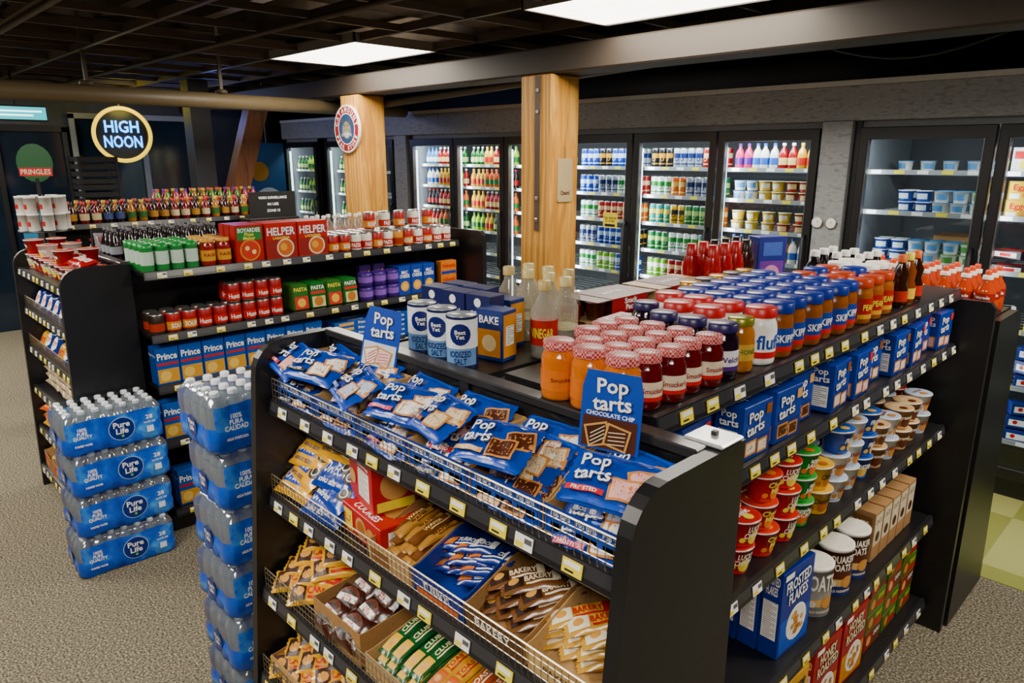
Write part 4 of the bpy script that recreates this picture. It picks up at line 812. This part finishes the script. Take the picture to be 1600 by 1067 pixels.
YB=carton('baking_mix_box','red and yellow cake mix box',.12,.05,.18,M('#d8aa18'),[('p','f',-.055,.055,.01,.08,RED),('t','f','Sure',.09,.04,0,.13,RED)])
for i in range(12):
    for d in range(2): put(YB if i%2 else PRN,-3.655-.055*d,1.18+.14*i,.131,E,g='boxes on the bottom shelf')
SB=bottle('soda_bottle','dark soda bottle with silver label',[(.026,0),(.03,.006),(.03,.08),(.02,.11),(.011,.14),(.011,.15)],M('#20161a',.12,coat=.4),M('#5a5a60'),.014,.013,labm=M('#8a8f9a'),lz=(.03,.07),seg=12,parts=False)
for i in range(8):
    for d in range(3): put(SB,-4.20-.075*d,1.14+.075*i,ZL,0,g='dark soda bottles on the gondola')
WB2=bottle('water_bottle','small clear bottle with white cap',[(.026,0),(.03,.006),(.03,.09),(.012,.13),(.012,.145)],BOTC,WHT,.016,.014,labm=M('#c83a30'),lz=(.03,.06),seg=12,parts=False)
for i in range(8):
    for d in range(2): put(WB2,-4.2-.08*d,2.3+.08*i,ZL,0,g='clear bottles on the gondola')
for i in range(2): put(JS,-4.0,1.80+.1*i,ZL,E,g='mixed jars on the gondola')
RBW=cup('#a81018','#c8221c','RED','#f4f0e4','red snack bowl with red lid'); WBW=cup('#e0ded8','#b81820','bowl','#f4f0e4','white snack bowl with red lid')
RPK=pillow('candy_bag','red and white snack pouch on its side',.11,.09,.035,F('#b01018'),[('p',-.04,.04,-.01,.025,WHT),('t','SNACK',.07,.02,0,.008,RED)])
for i in range(9):
    for d in range(2):
        for lay in range(1 if i%3 else 2): put(RBW if (i+lay)%4 else WBW,-4.67+.105*i,.86+.11*d,1.301+.0765*lay,U(-.5,.5),g='red bowls on the endcap')
    if i%3: put(RPK,-4.67+.105*i,.90,1.385,U(-.5,.5),.2,g='red pouches on the endcap')
BG=pillow('chip_bag','blue snack bag',.12,.15,.05,F('#14327e'),[('d',0,.02,.04,WHT),('t','CHIPS',.08,.03,0,.02,RED)]); OBg=pillow('chip_bag','orange snack bag',.12,.10,.045,F('#d0600c'),[('t','NUTS',.08,.03,0,.0,YEL)]); YBg=pillow('chip_bag','yellow snack bag',.12,.10,.045,F('#d8a010'),[('t','NUTS',.08,.03,0,.0,RED)]); WBg=pillow('cracker_pack','white and brown cracker pack',.14,.06,.04,F('#b8a488'),[('t','CRACKER',.09,.02,0,0,BRN)])
for i in range(7):
    put(BG,-4.64+.13*i,.87,1.10,0,math.radians(70),g='snack bags on the endcap'); put(BG if i%3 else YBg,-4.64+.13*i,.86,.88,0,math.radians(65),g='snack bags on the endcap')
    for lay in range(3): put(WBg,-4.62+.135*i,.84,.625+.042*lay,U(-.1,.1),g='cracker packs on the endcap'); put(OBg if (lay+i)%3 else YBg,-4.64+.125*i,.82,.385+.045*lay,U(-.3,.3),math.radians(12),g='orange bags on the endcap')
TCB=tray('candy_tray','tan open cardboard box of snack bars',.2,.2,.09,.14,CARD,CARD2,[('p',-.08,.08,.02,.07,M('#b8201a')),('t','Ritz',.1,.03,0,.045,YEL)])
for i in range(4):
    put(TCB,-4.60+.23*i,.84,.141,U(-.06,.06),g='boxes on the endcap base')
    for j in range(3): put(OBg if (i+j)%2 else YBg,-4.60+.23*i+U(-.02,.02),.81+.03*j,.17+.03*j,U(-.3,.3),math.radians(24),g='snack packs on the endcap base')
def sauce(c,cc_,lb,l,h=.15): return bottle('sauce_bottle',l,[(.03,0),(.034,.006),(.034,h*.55),(.024,h*.72),(.014,h*.9),(.014,h)],M(c,.15,coat=.4),M(cc_,.4),.018,.017,labm=M(lb),lz=(.025,h*.5),seg=12,parts=False)
SS=[sauce(*a) for a in (('#2a0c08','#2a2018','#a87828','brown barbecue sauce bottle'),('#6a0c10','#c02018','#c8b890','red hot sauce bottle'),('#140e10','#981818','#3a4a7a','dark sauce bottle with red cap'),('#a86a10','#d8b020','#2a5a28','amber mustard sauce bottle'),('#5a9028','#c85a18','#e0d8a8','green dressing bottle'),('#c84878','#582088','#e0d8c0','pink drink bottle'))]
for i in range(19):
    for d in range(3): put(SS[(i//2+d)%4] if i<12 else SS[[0,1,3][(i+d)%3]],-6.34-.09*d,1.36+.085*i,1.386,U(0,1),g='sauce bottles on the far gondola')
simple('upper_shelf','raised black shelf behind the sauce bottles','store shelf',B().box(-6.98,-6.76,2.2,3.2,1.40,1.44,BLK).box(-6.98,-6.76,2.24,2.28,0,1.40,BLK).box(-6.98,-6.76,3.1,3.14,0,1.40,BLK))
for i in range(12):
    for d in range(2): put(SS[[4,5,3,4][(i//2+d)%4]],-6.83-.075*d,2.25+.08*i,1.441,0,g='bottles on the raised shelf')
for i in range(18):
    for z in(1.101,.801): put(SS[i%4],-6.36,1.38+.088*i,z,0,g='sauce bottles on the far gondola')
b=B(); b.box(0,.02,0,.42,0,.22,BLK); 
for i,(t,s) in enumerate((('VIDEO SURVEILLANCE',.26),('IN USE',.10),('ZONE 15',.12))): b.text(t,s,.022,lambda x,y:(.0212,x,y),M('#e8e8e8'),.21,.17-.055*i)
simple('surveillance_sign','black sign with white surveillance notice lettering','sign',b,loc=(-6.0,2.7,1.376))
simple('sign_stand','black cabinet under the surveillance sign','cabinet',B().box(-6.17,-5.96,2.68,3.14,0,1.375,BLK,.005))
PR=obj('chip_display_rack',None,(-5.75,1.14,0),label='freestanding wire chip display rack with green header',cat='display rack')
b=B()
for z in(.2,.6,1.0,1.4): b.lathe([(.16,z),(.16,z+.012),(0,z+.012)],BLK,18)
b.lathe([(.012,0),(.012,1.75)],BLK,8); b.lathe([(.18,0),(.18,.03),(0,.03)],BLK,18); obj('rack_frame',b.mesh('rack_frame'),parent=PR)
b=B(); b.prism([(.10*math.cos(a)*1.15,.1*math.sin(a)*1.25+.13) for a in [i*math.pi/10 for i in range(20)]],'y',-.004,.004,M('#10582c')); b.patch(-.105,.105,.045,.10,sf(.0048),RED); b.text('PRINGLES',.19,.034,sf(.0056),M('#f4e8c0'),0,.073)
obj('header_sign',b.mesh('header_sign'),(0,0,1.72),(0,0,.9),parent=PR)
CP={}
for i,(c,l) in enumerate((('#d8d4cc','white chip cup with red lettering'),('#b81a14','red chip canister'),('#1f7a2c','green chip canister'),('#1a4a9c','blue chip canister'))): 
    b=B(); b.lathe([(.036,0),(.036,.1),(.037,.1),(.037,.112),(0,.112)],[M(c),WHT,WHT,WHT],14); b.patch(-.03,.03,.03,.06,cyl(.036,.001),RED if i==0 else WHT,6,1); CP[i]=K('chip_canister',l,'canister',b.mesh('chip'))
for z in(.212,.612,1.012,1.412):
    for a in range(9): put(CP[0 if z>1.3 else a%4],-5.75+.12*math.cos(a*.698),1.14+.12*math.sin(a*.698),z,0,g='chip canisters on the rack')
for a in range(8): put(CP[0],-5.75+.115*math.cos(a*.785),1.14+.115*math.sin(a*.785),1.525,0,g='chip canisters on the rack')
b=B(); b.box(-4.57,-4.55,1.12,1.75,1.361,1.50,BLK); simple('peg_rack','small black peg rack with hanging candy bags','display rack',b)
CBg=pillow('candy_bag','silver and red hanging candy bag',.09,.12,.03,F('#8a7f88'),[('t','CANDY',.06,.03,0,.02,RED),('d',0,-.03,.018,M('#b82028'))])
for i in range(8): put(CBg,-4.50,1.16+.075*i,1.42,E,math.radians(80),g='hanging candy bags')
for i in range(3):
    b=B(); 
    for (x0,x1,y0,y1) in((-.17,.17,-.17,-.155),(-.17,.17,.155,.17),(-.17,-.155,-.155,.155),(.155,.17,-.155,.155)):
        for z in(0,.07,.14,.21): b.box(x0,x1,y0,y1,z,z+.045,BLK2)
    for sx in(-1,1):
        for sy in(-1,1): b.box(sx*.165-.012,sx*.165+.012,sy*.165-.012,sy*.165+.012,0,.26,BLK2)
    simple('plastic_crate','stacked black plastic milk crate','crate',b,g='stacked black crates',loc=(-8.1,2.1,1.1+.265*i))
simple('storage_cabinet','dark cabinet beneath the stacked crates','cabinet',B().box(-8.4,-7.8,1.75,2.5,0,1.09,BLK,.01))
NY=M('#ffd400',.5,0,1.7); NB=M('#4aa8ff',.5,0,6)
NS=obj('neon_sign',None,(-8.9,2.64,2.12),(0,0,E-.15),'round yellow neon sign with glowing blue lettering','neon sign')
b=B(); b.disc(0,0,.30,lambda x,y:(x,.03,y),M('#14181c',.3),32); b.box(-.01,.01,.02,.03,.28,.52,BLK); obj('sign_backing',b.mesh('sign_backing'),parent=NS)
obj('neon_ring',B().torus(.28,.021,NY).mesh('neon_ring'),parent=NS)
b=B(); b.text('HIGH',.34,.13,sf(.005),NB,0,.085); b.text('NOON',.38,.13,sf(.005),NB,0,-.075); obj('neon_lettering',b.mesh('neon_lettering'),parent=NS)
for nm,lc,e,c in(('neon_glow_lamp',(-8.7,2.64,2.45),6,(1,.85,.1)),('blue_window_lamp',(-8.0,3.3,2.3),14,(.2,.3,1))):
    l=bpy.data.lights.new(nm,'POINT'); l.energy=e; l.color=c; l.shadow_soft_size=.15; o=bpy.data.objects.new(nm,l); COL.objects.link(o); o.location=lc
DG=M('#1a2430',.08,0,0,0,.3,2)
b=B(); b.box(-9.5,-9.46,.9,2.2,0,2.15,DG); 
for y in(.9,1.52,2.17): b.box(-9.46,-9.42,y,y+.05,0,2.2,BLK)
b.box(-9.46,-9.42,.9,2.22,2.15,2.22,BLK)
b.patch(1.0,1.3,.5,1.1,lambda x,y:(-9.455,x,y),M('#2f6f98',.4,0,.3)); b.patch(1.66,1.9,1.0,1.4,lambda x,y:(-9.455,x,y),M('#3a7fa0',.4,0,.25)); simple('door_1','dark glass double door with painted blue reflections','door',b,'structure')  # blue reflections painted as faintly glowing patches just off the glass
b=B(); b.box(-9.5,-9.46,2.3,3.7,1.0,2.3,M('#1c2c3a',.1,0,0,0,.3,2))
for y in(2.26,3.0,3.68): b.box(-9.46,-9.41,y,y+.05,.95,2.35,M('#8d9295',.4))
b.box(-9.46,-9.41,2.26,3.73,.95,1.0,M('#8d9295',.4)); b.box(-9.46,-9.41,2.26,3.73,2.3,2.36,M('#8d9295',.4)); simple('window_1','grey framed window behind the neon sign','window',b,'structure')
simple('wall_partition','grey blue partition wall around the window','wall',B().box(-9.6,-9.5,-3.4,4.56,0,2.62,mixmat('partition',['#383a3c','#4c4e50'],3,.7)),'structure')
b=B(); b.box(0,.03,0,.5,0,.14,BLK,.003); b.patch(.015,.485,.015,.125,lambda x,y:(.0312,x,y),M('#30b0b8',.5,0,2)); b.patch(.05,.45,.08,.095,lambda x,y:(.032,x,y),M('#c8fbff',.5,0,4)); b.patch(.05,.38,.045,.06,lambda x,y:(.032,x,y),M('#c8fbff',.5,0,4)); b.box(.01,.02,.24,.26,.14,.43,BLK)
simple('menu_screen','glowing teal screen mounted near the ceiling','screen',b,loc=(-8.0,1.25,2.2))
simple('wood_brace','diagonal dark stained wooden brace by the window','brace',B().prism([(-.37,0),(-.17,0),(.62,2.36),(.42,2.36)],'x',0,.16,WOODD),loc=(-7.43,2.95,0))
simple('wooden_post','dark painted timber post beside the diagonal brace','post',B().box(-7.65,-7.45,2.85,3.05,0,2.62,M('#2b2d36',.5),.005),g='structural timber posts')
b=B(); b.box(-8.97,-8.93,4.0,4.55,.6,2.05,M('#1f4f78',.4)); b.disc(4.3,1.3,.2,lambda x,y:(-8.925,x,y),M('#b8bcc0'),20); b.disc(4.2,1.7,.12,lambda x,y:(-8.925,x,y),M('#b88018'),20); simple('poster_panel','blue printed poster panel beside the corner cooler','poster',b)
simple('yellow_notice','small yellow notice stuck on the cooler glass','sign',B().box(-.07,.07,-.004,0,0,.12,YEL).text('You must be\n21 to buy',.12,.05,sf(.0048),BLK,0,.065).patch(-.05,.05,.01,.03,sf(.0048),BLK),loc=(-3.58,4.565,1.34))
# ---------------------------------------------------------------- world, camera
w=bpy.data.worlds.new('w'); bpy.context.scene.world=w; w.use_nodes=True; w.node_tree.nodes['Background'].inputs[0].default_value=(.5,.5,.55,1); w.node_tree.nodes['Background'].inputs[1].default_value=.1
cd=bpy.data.cameras.new('camera'); co=bpy.data.objects.new('camera',cd); COL.objects.link(co)
co.location=(0,0,1.9); co.rotation_euler=(math.radians(90-14.6),0,math.radians(45.85)); cd.sensor_width=36; cd.lens=1117/1600*36; cd.clip_start=.02
bpy.context.scene.camera=co
